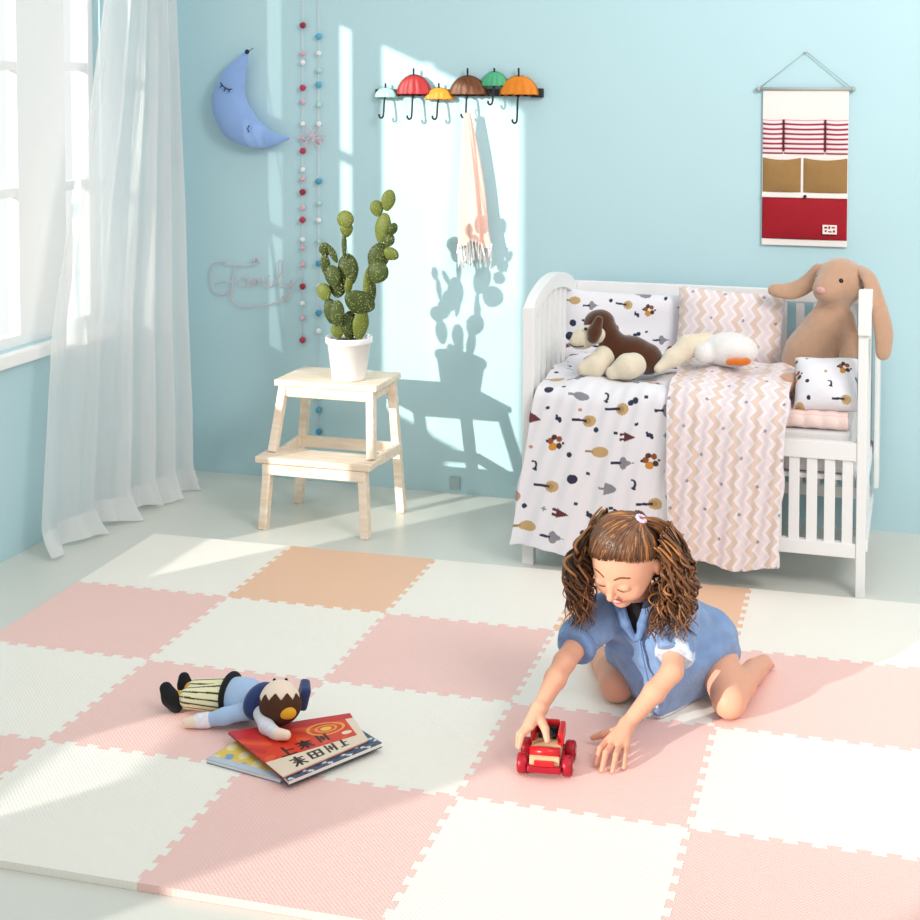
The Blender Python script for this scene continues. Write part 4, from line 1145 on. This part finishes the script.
    # hair: cap, combed strands, hair tie and curls
    HM = [mat('hair_dark', lin('#4a2e1c'), .42, .2, 40, .2, 90, spec=.5), mat('hair_brown', lin('#6f4527'), .4, .2, 40, .2, 90, spec=.5), mat('hair_gold', lin('#a87040'), .38, .2, 40, .2, 90, spec=.5)]
    hair = bpy.data.objects.new('hair', None)
    s = SDF(np.array(H(0, 0, 0))-.14, np.array(H(0, 0, 0))+.14, .003)
    s.ell(H(0, -.007, .005), (.0795, .0935, .0900), A, .0)
    X = np.meshgrid(*[(s.lo[i]+np.arange(s.n[i])*s.h).astype(np.float32) for i in range(3)], indexing='ij', sparse=True)
    c0 = np.array(H(0, 0, 0)); lo_ = [sum((X[i]-c0[i])*ax[i] for i in range(3)) for ax in (L, F, U)]
    an = np.abs(np.arctan2(lo_[0]/.09, (lo_[1]-.01)/.085)-.2)
    hl = .080-.090*(an/1.8)**1.5+np.clip((an-1.5), 0, 1)*-.12
    s.F = np.maximum(s.F, (hl-lo_[2]).astype(np.float32))
    Vc, Qc = s.arrays(1)
    strands = []
    ER = np.array((.0805, .0945, .0912)); EC = np.array((0, -.007, .005))
    tie = np.array((.036, -.045, .080)); tie = EC+(tie-EC)/np.linalg.norm((tie-EC)/ER)*1.0
    rs = np.random.RandomState(11)
    def onell(p, k=1.0): return EC+(p-EC)/np.linalg.norm((p-EC)/ER)*k
    for i in range(150):
        a = -1.8+3.6*i/149+rs.uniform(-.02, .02)          # around the hairline from ear to ear
        p0 = onell(np.array((math.sin(a)*.09, math.cos(a)*.085+.01, .082-.090*abs((a-.2)/1.8)**1.5+rs.uniform(-.007, .004))))
        pts = []
        for k in np.linspace(0, 1, 9):
            lift = .975+.04*min(1, k*4)
            q = p0*(1-k)+tie*k; q = onell(q+np.array((0, 0, .02*math.sin(PI*k))), lift+.020*math.sin(PI*k)+rs.uniform(-.006, .012)); pts.append(H(*q))
        strands.append((pts, [.0012, .0026, .0032, .0034, .0034, .0034, .0032, .003, .0026], rs.choice([0, 1, 1, 0, 1, 2])))
    def lock(root, end, rad, curl, turns, mi, out=.02, outd=None, n=34, ph=None):
        root = np.array(root); end = np.array(R(end)) ; d = end-root
        o = np.array(outd if outd is not None else (0, 0, 0.)); ph = rs.uniform(0, 6.3) if ph is None else ph
        pts = []
        for k in np.linspace(0, 1, n):
            q = root+d*np.array((k**.9, k**.9, k**1.15 if d[2] < 0 else k))+o*out*math.sin(PI*min(1, k*1.1))
            c = curl*np.clip((k-.18)/.45, 0, 1)*(1-.25*k)
            an = ph+2*PI*turns*k
            q = q+c*np.array((math.cos(an), math.sin(an), .35*math.sin(an*.5))); pts.append(q)
        strands.append((pts, list(rad*np.interp(np.linspace(0, 1, n), [0, .15, .7, 1], [.7, 1, .9, .25])), mi))
    shade = lambda: rs.choice([0, 0, 1, 1, 1, 2])
    Lv = L; 
    for i in range(210):                                      # her left, falling past the shoulder
        r_ = H(.084+rs.uniform(-.006, .004), rs.uniform(-.085, -.004), rs.uniform(-.035, .05))
        lock(r_, (2.268+rs.uniform(-.045, .050), -1.80+rs.uniform(-.06, .06), .268+rs.uniform(-.04, .09)), rs.uniform(.0019, .0040), rs.uniform(.010, .023), rs.uniform(1.8, 3.4), shade(), rs.uniform(.02, .045), L)
    for i in range(150):                                      # her right
        r_ = H(-.084+rs.uniform(-.004, .006), rs.uniform(-.085, .004), rs.uniform(-.035, .045))
        lock(r_, (2.075+rs.uniform(-.032, .022), -1.865+rs.uniform(-.05, .03), .285+rs.uniform(-.03, .07)), rs.uniform(.0019, .0040), rs.uniform(.010, .021), rs.uniform(1.8, 3.2), shade(), rs.uniform(.015, .035), -L)
    for i in range(56):                                      # back of the head
        a = rs.uniform(-1, 1)
        r_ = H(.075*a, -.092+.02*abs(a), rs.uniform(-.03, .05))
        lock(r_, (2.20+.09*a+rs.uniform(-.03, .05), -1.705+rs.uniform(-.03, .03)-.03*abs(a), .330+rs.uniform(-.02, .05)), rs.uniform(.004, .0065), rs.uniform(.008, .016), rs.uniform(1.6, 3.0), shade(), .02, (0, .5, .5))
    T0 = np.array(H(*tie))
    for i in range(30):                                      # tail from the hair tie
        lock(T0+rs.uniform(-.006, .006, 3), (2.272+rs.uniform(-.025, .03), -1.765+rs.uniform(-.03, .03), .335+rs.uniform(-.07, .05)), rs.uniform(.0032, .005), rs.uniform(.007, .013), rs.uniform(1.3, 2.6), rs.choice([1, 1, 2, 2, 0]), .045, (.75, .1, .65))
    Vs = [Vc]; Fs = [tuple(f) for f in Qc]; mi = [0]*len(Qc); o_ = len(Vc)
    for p, r, m_ in strands:
        V, Fa = tube_arrays(p, r, 7); Vs.append(V); Fs += [tuple(i+o_ for i in f) for f in Fa]; mi += [m_]*len(Fa); o_ += len(V)
    me = npmesh('hair', np.vstack(Vs), Fs)
    o = link('hair', me, HM, t)
    me.polygons.foreach_set('material_index', np.array(mi[:len(me.polygons)], np.int32))
    m_ = MB(); p = T0; nrm = n_(np.array(H(*tie))-np.array(H(*EC)))
    for k in range(10):
        a = 2*PI*k/10; e1 = n_(np.cross(nrm, (0, 0, 1))); e2 = np.cross(nrm, e1)
        m_.ball(tuple(p+.010*(math.cos(a)*e1+math.sin(a)*e2)+nrm*.004), .0055, seg=10)
    m_.build('hair_tie', mat('lilac_hair_tie', lin('#d9bfe4'), .6), t, True)
girl()

# ------------------------------------------------------------------ toy car
def car():
    t = thing('toy_car', 'red and beige toy car on the pink mat tile under the girl hand', 'toy car', (2.040, -2.086, .0168), math.radians(8))
    KS = 1.12
    M_r = mat('glossy_red_plastic', lin('#cf1620'), .3, .05, 20, spec=.5); M_rd = mat('dark_red_plastic', lin('#a30f26'), .35, .05, 20)
    M_be = mat('beige_plastic', lin('#d9b088'), .45, .05, 20); M_bk = mat('black_plastic', lin('#26201f'), .5)
    m_ = MB(); m_.box((-.036, -.052, .012), (.036, .052, .026), bevel=.004); m_.build('chassis', M_rd, t)
    m_ = MB(); m_.prism([(-.054, .026), (-.052, .040), (-.030, .048), (-.010, .050), (.05, .050), (.052, .026)], (.060, 0, 0), (-.030, 0, 0), (0, 1, 0), (0, 0, 1), bevel=.003); m_.build('car_body', M_be, t)
    m_ = MB(); m_.cyl((-.030, -.038, .046), (.030, -.038, .046), .0095, 20); m_.build('hood_roller', M_r, t, True)
    m_ = MB(); m_.box((-.034, -.062, .012), (.034, -.050, .026), bevel=.004); m_.build('bumper', M_rd, t)
    m_ = MB(); m_.box((-.020, -.0635, .027), (.020, -.053, .036), bevel=.002); m_.build('grille', M_r, t)
    m_ = MB(); m_.box((.022, -.012, .046), (.034, .050, .074), bevel=.004); m_.build('side_panel', M_r, t)
    m_ = MB(); m_.box((-.034, .0, .046), (-.024, .050, .070), bevel=.004); m_.build('side_panel', M_r, t)
    m_ = MB(); m_.box((-.024, .040, .046), (.022, .052, .076), bevel=.004); m_.build('rear_panel', M_r, t)
    m_ = MB(); m_.box((-.018, .012, .050), (.018, .038, .058), bevel=.003); m_.box((-.018, .030, .050), (.018, .040, .068), bevel=.003); m_.build('seat', M_bk, t)
    m_ = MB(); m_.cyl((0, -.006, .050), (0, -.001, .064), .002, 8)
    P = [(.010*math.cos(a), -.001+.004*math.sin(a), .065+.009*math.sin(a)) for a in np.linspace(0, 2*PI, 21)]; m_.tube(P, .0022, 8); m_.build('steering_wheel', M_bk, t, True)
    for x in (-.045, .045):
        for y in (-.036, .034):
            w = MB(); sx = 1 if x > 0 else -1
            w.lathe([(0, -.011), (.012, -.011), (.0175, -.010), (.020, -.006), (.020, .006), (.0175, .010), (.012, .011), (.010, .008), (0, .008)], 24)
            bmesh.ops.rotate(w.bm, verts=w.bm.verts, cent=(0, 0, 0), matrix=Matrix.Rotation(sx*PI/2, 3, 'Y')); bmesh.ops.translate(w.bm, verts=w.bm.verts, vec=(x, y, .020))
            wo = w.build('wheel', M_rd, t, True)
            h = MB(); h.ball((x+sx*.010, y, .020), (.003, .006, .006)); h.build('hub_cap', M_be, wo, True)
    for o in t.children:
        for mm in [o]+list(o.children):
            for v in mm.data.vertices: v.co *= KS

car()

# ------------------------------------------------------------------ picture books
M_paper = mat('page_paper', lin('#efe9dd'), .8)
def book(label, corners, z0, th, cover, nu, nv, back='#30405a'):
    """corners: front-left, front-right, back-right, back-left on the floor plan"""
    c = sum((Vector((*p, 0)) for p in corners), Vector())/4
    t = thing('picture_book', label, 'book', (c.x, c.y, z0), 0, 'picture books in a pile')
    q = [Vector((p[0]-c.x, p[1]-c.y)) for p in corners]
    sh = lambda k: [(v.x*k, v.y*k) for v in q]
    m_ = MB(); m_.prism(sh(1), (0, 0, .0018)); m_.build('back_cover', mat('cover_back', lin(back), .5), t)
    m_ = MB(); m_.prism(sh(.985), (0, 0, th-.0036), (0, 0, .0018)); m_.build('pages', M_paper, t)
    P = np.zeros((nu, nv, 3))
    for i in range(nu):
        for j in range(nv):
            u = i/(nu-1); v = j/(nv-1)
            p = q[0]*(1-u)*(1-v)+q[1]*u*(1-v)+q[2]*u*v+q[3]*(1-u)*v
            P[i, j] = (p.x, p.y, th-.0018)
    me = grid_mesh('front_cover', P)
    UU, VV = np.meshgrid(np.linspace(0, 1, nu), np.linspace(0, 1, nv), indexing='ij'); set_colors(me, cover(UU.ravel(), VV.ravel()))
    o = link('front_cover', me, mat('printed_cover', (1, 1, 1), .4, .03, 10, attr='print', spec=.4), t); s_ = o.modifiers.new('thickness', 'SOLIDIFY'); s_.thickness = .0018; s_.offset = 1
    return t
def seg(U, V, a, b, w):
    a = np.array(a); b = np.array(b); d = b-a; k = np.clip(((U-a[0])*d[0]+(V-a[1])*d[1])/(d@d+1e-9), 0, 1)
    return np.hypot(U-a[0]-k*d[0], V-a[1]-k*d[1]) < w
def glyphs(U, V):
    """brush characters in unit boxes: list of strokes"""
    G = [[((.1, .8), (.9, .8)), ((.5, 1), (.5, 0)), ((.15, .45), (.85, .45)), ((.5, .45), (.1, .05)), ((.5, .45), (.9, .05)), ((.3, .62), (.7, .62))],
         [((.1, .9), (.1, .1)), ((.1, .9), (.9, .9)), ((.9, .9), (.9, .1)), ((.1, .5), (.9, .5)), ((.1, .1), (.9, .1)), ((.5, .9), (.5, .1))],
         [((.2, 1), (.2, 0)), ((.2, .5), (.8, .5)), ((.8, 1), (.8, 0)), ((.5, .8), (.5, .2))],
         [((.5, 1), (.5, 0)), ((.5, .55), (.95, .55)), ((.1, .02), (.95, .02))]]
    return G
def red_cover(U, V):
    C = np.empty((len(U), 3)); C[:] = lin('#d8391f')
    n = np.sin(U*23+3*np.sin(V*9))+np.sin(V*19+2*np.sin(U*11)); C[n > 1.1] = lin('#e2562b'); C[n < -1.3] = lin('#c52a22')
    C[(V < .30-.05*U) | (U > .93)] = lin('#e6d3bd')
    C[V > .82] = lin('#c8252a')
    r = np.hypot(U-.72, V-.66); C[(np.abs(r-.16) < .014) | (np.abs(r-.09) < .010)] = lin('#e9a23b'); C[(r < .05)] = lin('#e8c83e')
    C[(np.hypot(U-.86, V-.42) < .05)] = lin('#edd9c0')
    ink = lin('#2a1512'); G = glyphs(U, V)
    for gi, (ox, oy, sx, sy) in enumerate(((.16, .30, .16, .17), (.36, .33, .16, .17), (.56, .36, .13, .17))):
        for a, b in G[[3, 0, 2][gi]]: C[seg(U, V, (ox+a[0]*sx, oy+a[1]*sy), (ox+b[0]*sx, oy+b[1]*sy), .014)] = ink
    for gi, (ox, oy, sx, sy) in enumerate(((.18, .06, .15, .17), (.37, .07, .15, .17), (.55, .08, .13, .17), (.71, .09, .08, .17))):
        for a, b in G[[0, 1, 2, 3][gi]]: C[seg(U, V, (ox+a[0]*sx, oy+a[1]*sy), (ox+b[0]*sx, oy+b[1]*sy), .013)] = ink
    return C
def blue_cover(U, V):
    C = np.empty((len(U), 3)); C[:] = lin('#41566f'); n = np.sin(U*60)*np.sin(V*70)+np.sin(U*31+V*17); C[n > .9] = lin('#cfd8df'); C[n < -1.1] = lin('#23324a'); return C
def yellow_cover(U, V):
    C = np.empty((len(U), 3)); C[:] = lin('#e3c558'); n = np.sin(U*25)+np.sin(V*21+U*8); C[n > .8] = lin('#e9dcae'); C[n < -1.2] = lin('#7fa3c4'); C[V < .1] = lin('#b9c6d8'); return C
ZM = .0169
book('yellow picture book peeking out at the left under the red book', [(1.300, -2.305), (1.50, -2.345), (1.545, -2.13), (1.345, -2.09)], ZM, .010, yellow_cover, 60, 60, '#7d93b5')
book('dark blue picture book lying under the red book, its corner showing at right', [(1.530, -2.368), (1.660, -2.133), (1.520, -2.035), (1.388, -2.240)], ZM+.0102, .012, blue_cover, 90, 90, '#2c3c57')
book('red picture book with black brush characters on top of the pile', [(1.516, -2.366), (1.630, -2.142), (1.536, -2.020), (1.302, -2.200)], ZM+.0224, .006, red_cover, 220, 220, '#a0302a')

# ------------------------------------------------------------------ toy doll
def doll():
    O = np.array((1.25, -2.08, .0169)); t = thing('toy_doll', 'soft boy doll in blue shirt and striped trousers lying with its head on the books', 'soft toy', tuple(O))
    R = lambda p: tuple(np.array(p, float)-O)
    M_shirt = mat('pale_blue_jersey', lin('#a8c3e6'), .9, .06, 20, .25, 200, sheen=.3); M_nv = mat('navy_felt', lin('#24386b'), .9, .1, 30, .2, 200, sheen=.3)
    M_dk = mat('black_felt', lin('#17161a'), .9, .1, 30); M_face = mat('cream_felt', lin('#f0dcc8'), .9, .04, 20, .15, 200, sheen=.3); M_hr = mat('brown_felt', lin('#4a2a18'), .9, .15, 30, .3, 160)
    M_ye = mat('mustard_felt', lin('#e0a428'), .9, .08, 30); M_tr = mat('striped_cotton', (1, 1, 1), .9, .04, 20, attr='print')
    def S(pts, rr, name, m, h=.003, k=.01, pad=.012):
        P = np.array([R(p) for p in pts]); r = max(rr); s = SDF(P.min(0)-r-pad, P.max(0)+r+pad, h); s.chain(list(P), rr, k); return s.build(name, m, t, 2)
    # trousers: two plump legs, stripes along them
    for dy, dz in ((-.020, 0), (.020, .004)):
        a = np.array((1.135, -2.052+dy, .052+dz)); b = np.array((1.222, -2.048+dy*.8, .060))
        P = np.array([R(a), R(b)]); s = SDF(P.min(0)-.05, P.max(0)+.05, .0022); s.cap(P[0], P[1], .026, .036, .01)
        V, Q = s.arrays(1); me = npmesh('trouser_leg', V, Q); ang = np.arctan2(V[:, 2]-P[0][2], V[:, 1]-P[0][1])
        C = np.empty((len(V), 3)); C[:] = lin('#efe9c0'); C[np.mod(ang*5/PI*1.2, 1) < .25] = lin('#3d3b30'); set_colors(me, C); link('trouser_leg', me, M_tr, t)
    S([(1.118, -2.072, .045), (1.108, -2.074, .052)], [.018, .016], 'cuff', M_ye)
    S([(1.118, -2.030, .052), (1.110, -2.030, .058)], [.018, .016], 'cuff', M_ye)
    S([(1.104, -2.085, .036), (1.092, -2.090, .055), (1.078, -2.085, .074)], [.019, .020, .016], 'shoe', M_dk)
    S([(1.102, -2.030, .050), (1.098, -2.026, .062), (1.094, -2.022, .078)], [.018, .017, .014], 'shoe', M_dk)
    s = SDF(R((1.18, -2.13, .012)), R((1.27, -1.97, .14)), .003); s.ell(R((1.236, -2.050, .066)), (.020, .058, .0535), k=0); s.build('belt', M_dk, t, 2)
    S([(1.262, -2.060, .066), (1.290, -2.075, .070), (1.325, -2.092, .074)], [.047, .048, .040], 'shirt', M_shirt)
    s = SDF(R((1.29, -2.17, .04)), R((1.39, -2.02, .15)), .003); s.ell(R((1.342, -2.102, .083)), (.026, .054, .044), np.array(Matrix.Rotation(-.4, 3, 'Z')), k=0); s.build('collar', M_nv, t, 2)
    S([(1.315, -2.122, .066), (1.262, -2.136, .050), (1.222, -2.140, .038)], [.022, .019, .016], 'sleeve', M_shirt)
    S([(1.218, -2.141, .037), (1.200, -2.146, .035)], [.019, .018], 'cuff', mat('white_dotted_cuff', lin('#e9e6ee'), .9, .25, 90))
    S([(1.190, -2.150, .033), (1.172, -2.156, .030)], [.0155, .012], 'hand', M_face)
    S([(1.360, -2.140, .070), (1.392, -2.182, .062), (1.425, -2.205, .060)], [.020, .017, .015], 'sleeve', mat('white_dotted_sleeve', lin('#dcdde6'), .9, .25, 80))
    S([(1.432, -2.207, .060), (1.452, -2.206, .060)], [.0145, .012], 'hand', M_face)
    hc = np.array((1.400, -2.125, .100)); s = SDF(R(hc-.07), R(hc+.07), .003); s.ell(R(hc), (.048, .050, .048), k=0); s.build('head', M_face, t, 2)
    # hair: half shell with pointed fringe
    s = SDF(R(hc-.08), R(hc+.08), .0025); s.ell(R(hc+np.array((.004, -.004, -.002))), (.0505, .0525, .050), k=0)
    n = np.array((-.15, .42, .90)); n /= np.linalg.norm(n)
    X = np.meshgrid(*[(s.lo[i]+np.arange(s.n[i])*s.h).astype(np.float32) for i in range(3)], indexing='ij', sparse=True); c = R(hc)
    d = (X[0]-c[0])*n[0]+(X[1]-c[1])*n[1]+(X[2]-c[2])*n[2]; e1 = np.cross(n, (0, 0, 1)); e1 /= np.linalg.norm(e1); e2 = np.cross(n, e1)
    an = np.arctan2((X[0]-c[0])*e2[0]+(X[1]-c[1])*e2[1]+(X[2]-c[2])*e2[2], (X[0]-c[0])*e1[0]+(X[1]-c[1])*e1[1]+(X[2]-c[2])*e1[2])
    zig = .018*np.abs(np.mod(an*11/(2*PI), 1)*2-1)-.002
    s.F = np.maximum(s.F, (d-zig).astype(np.float32)); s.build('hair', M_hr, t, 1)
    s = SDF(R((1.38, -2.22, .05)), R((1.48, -2.12, .13)), .0025); s.ell(R((1.436, -2.163, .092)), (.022, .013, .015), np.array(Matrix.Rotation(.3, 3, 'Z')), k=0); s.build('ear_patch', M_ye, t, 2)
    s = SDF(R((1.38, -2.14, .06)), R((1.50, -2.00, .17)), .003); s.box(R((1.440, -2.075, .100)), (.012, .026, .030), np.array(Euler((.2, .2, .5)).to_matrix()), .008, 0); s.build('cap', M_nv, t, 1)
    m_ = MB()
    for l in (-.014, .014):
        p = hc+.0475*n+np.array(e1)*l+np.array(e2)*.0
        m_.ball(R(p), .004, seg=10)
    m_.build('eyes', M_dk, t, True)
doll()
# ------------------------------------------------------------------ light
W = bpy.data.worlds.new('daylight'); SC.world = W; W.use_nodes = True
nt = W.node_tree; N = nt.nodes; L = nt.links
bg = N['Background']; bg.inputs['Strength'].default_value = 1.08
# brighter towards the zenith and towards the window side (-x), a little dimmer towards the front of the room
tc = N.new('ShaderNodeTexCoord'); sp = N.new('ShaderNodeSeparateXYZ'); L.new(tc.outputs['Generated'], sp.inputs[0])
def ramp(sock, lo, hi, c0, c1):
    mr = N.new('ShaderNodeMapRange'); mr.interpolation_type = 'SMOOTHSTEP'; mr.inputs['From Min'].default_value = lo; mr.inputs['From Max'].default_value = hi
    rp = N.new('ShaderNodeValToRGB'); rp.color_ramp.elements[0].color = (*c0, 1); rp.color_ramp.elements[1].color = (*c1, 1)
    L.new(sock, mr.inputs['Value']); L.new(mr.outputs['Result'], rp.inputs['Fac']); return rp
ra = ramp(sp.outputs['Z'], 0, .8, (.53, .52, .51), (1.0, .985, .955)); rb = ramp(sp.outputs['X'], -.7, -.15, (1.15, 1.15, 1.15), (0, 0, 0))
mx = N.new('ShaderNodeMix'); mx.data_type = 'RGBA'; mx.blend_type = 'LIGHTEN'; mx.inputs['Factor'].default_value = 1
L.new(ra.outputs['Color'], mx.inputs['A']); L.new(rb.outputs['Color'], mx.inputs['B']); L.new(mx.outputs['Result'], bg.inputs['Color'])
sun = bpy.data.lights.new('sun', 'SUN'); sun.energy = 4.8; sun.angle = math.radians(.8); sun.color = (1, .955, .87)
so = bpy.data.objects.new('sun', sun); COL.objects.link(so)
AZ, EL = math.radians(54.5), math.radians(14.5)
d = Vector((math.cos(AZ)*math.cos(EL), math.sin(AZ)*math.cos(EL), -math.sin(EL)))
so.rotation_euler = d.to_track_quat('-Z', 'Y').to_euler(); so.location = (-4, -7, 4)

ar = bpy.data.lights.new('studio_softbox', 'AREA'); ar.energy = 34; ar.size = 1.3; ar.color = (1, .96, .93); ar.spread = math.radians(95)
ao = bpy.data.objects.new('studio_softbox', ar); COL.objects.link(ao); ao.location = (4.4, -3.4, 3.1)
ao.rotation_euler = (Vector((2.4, 0, 1.7))-Vector(ao.location)).to_track_quat('-Z', 'Y').to_euler()

# ------------------------------------------------------------------ camera (upright, with lens shift)
cam = bpy.data.cameras.new('camera'); co = bpy.data.objects.new('camera', cam); COL.objects.link(co)
co.location = (2.8309, -5.2747, 1.5725)
co.rotation_euler = (math.radians(90-2.82), 0, math.radians(17.36))
cam.sensor_width = 36; cam.lens = 1482.26/920*36; cam.shift_y = -310/920; cam.clip_start = .05
SC.camera = co
SC.view_settings.view_transform = 'Standard'; SC.view_settings.look = 'None'; SC.view_settings.exposure = 0; SC.view_settings.gamma = 1
SC.view_settings.use_curve_mapping = False
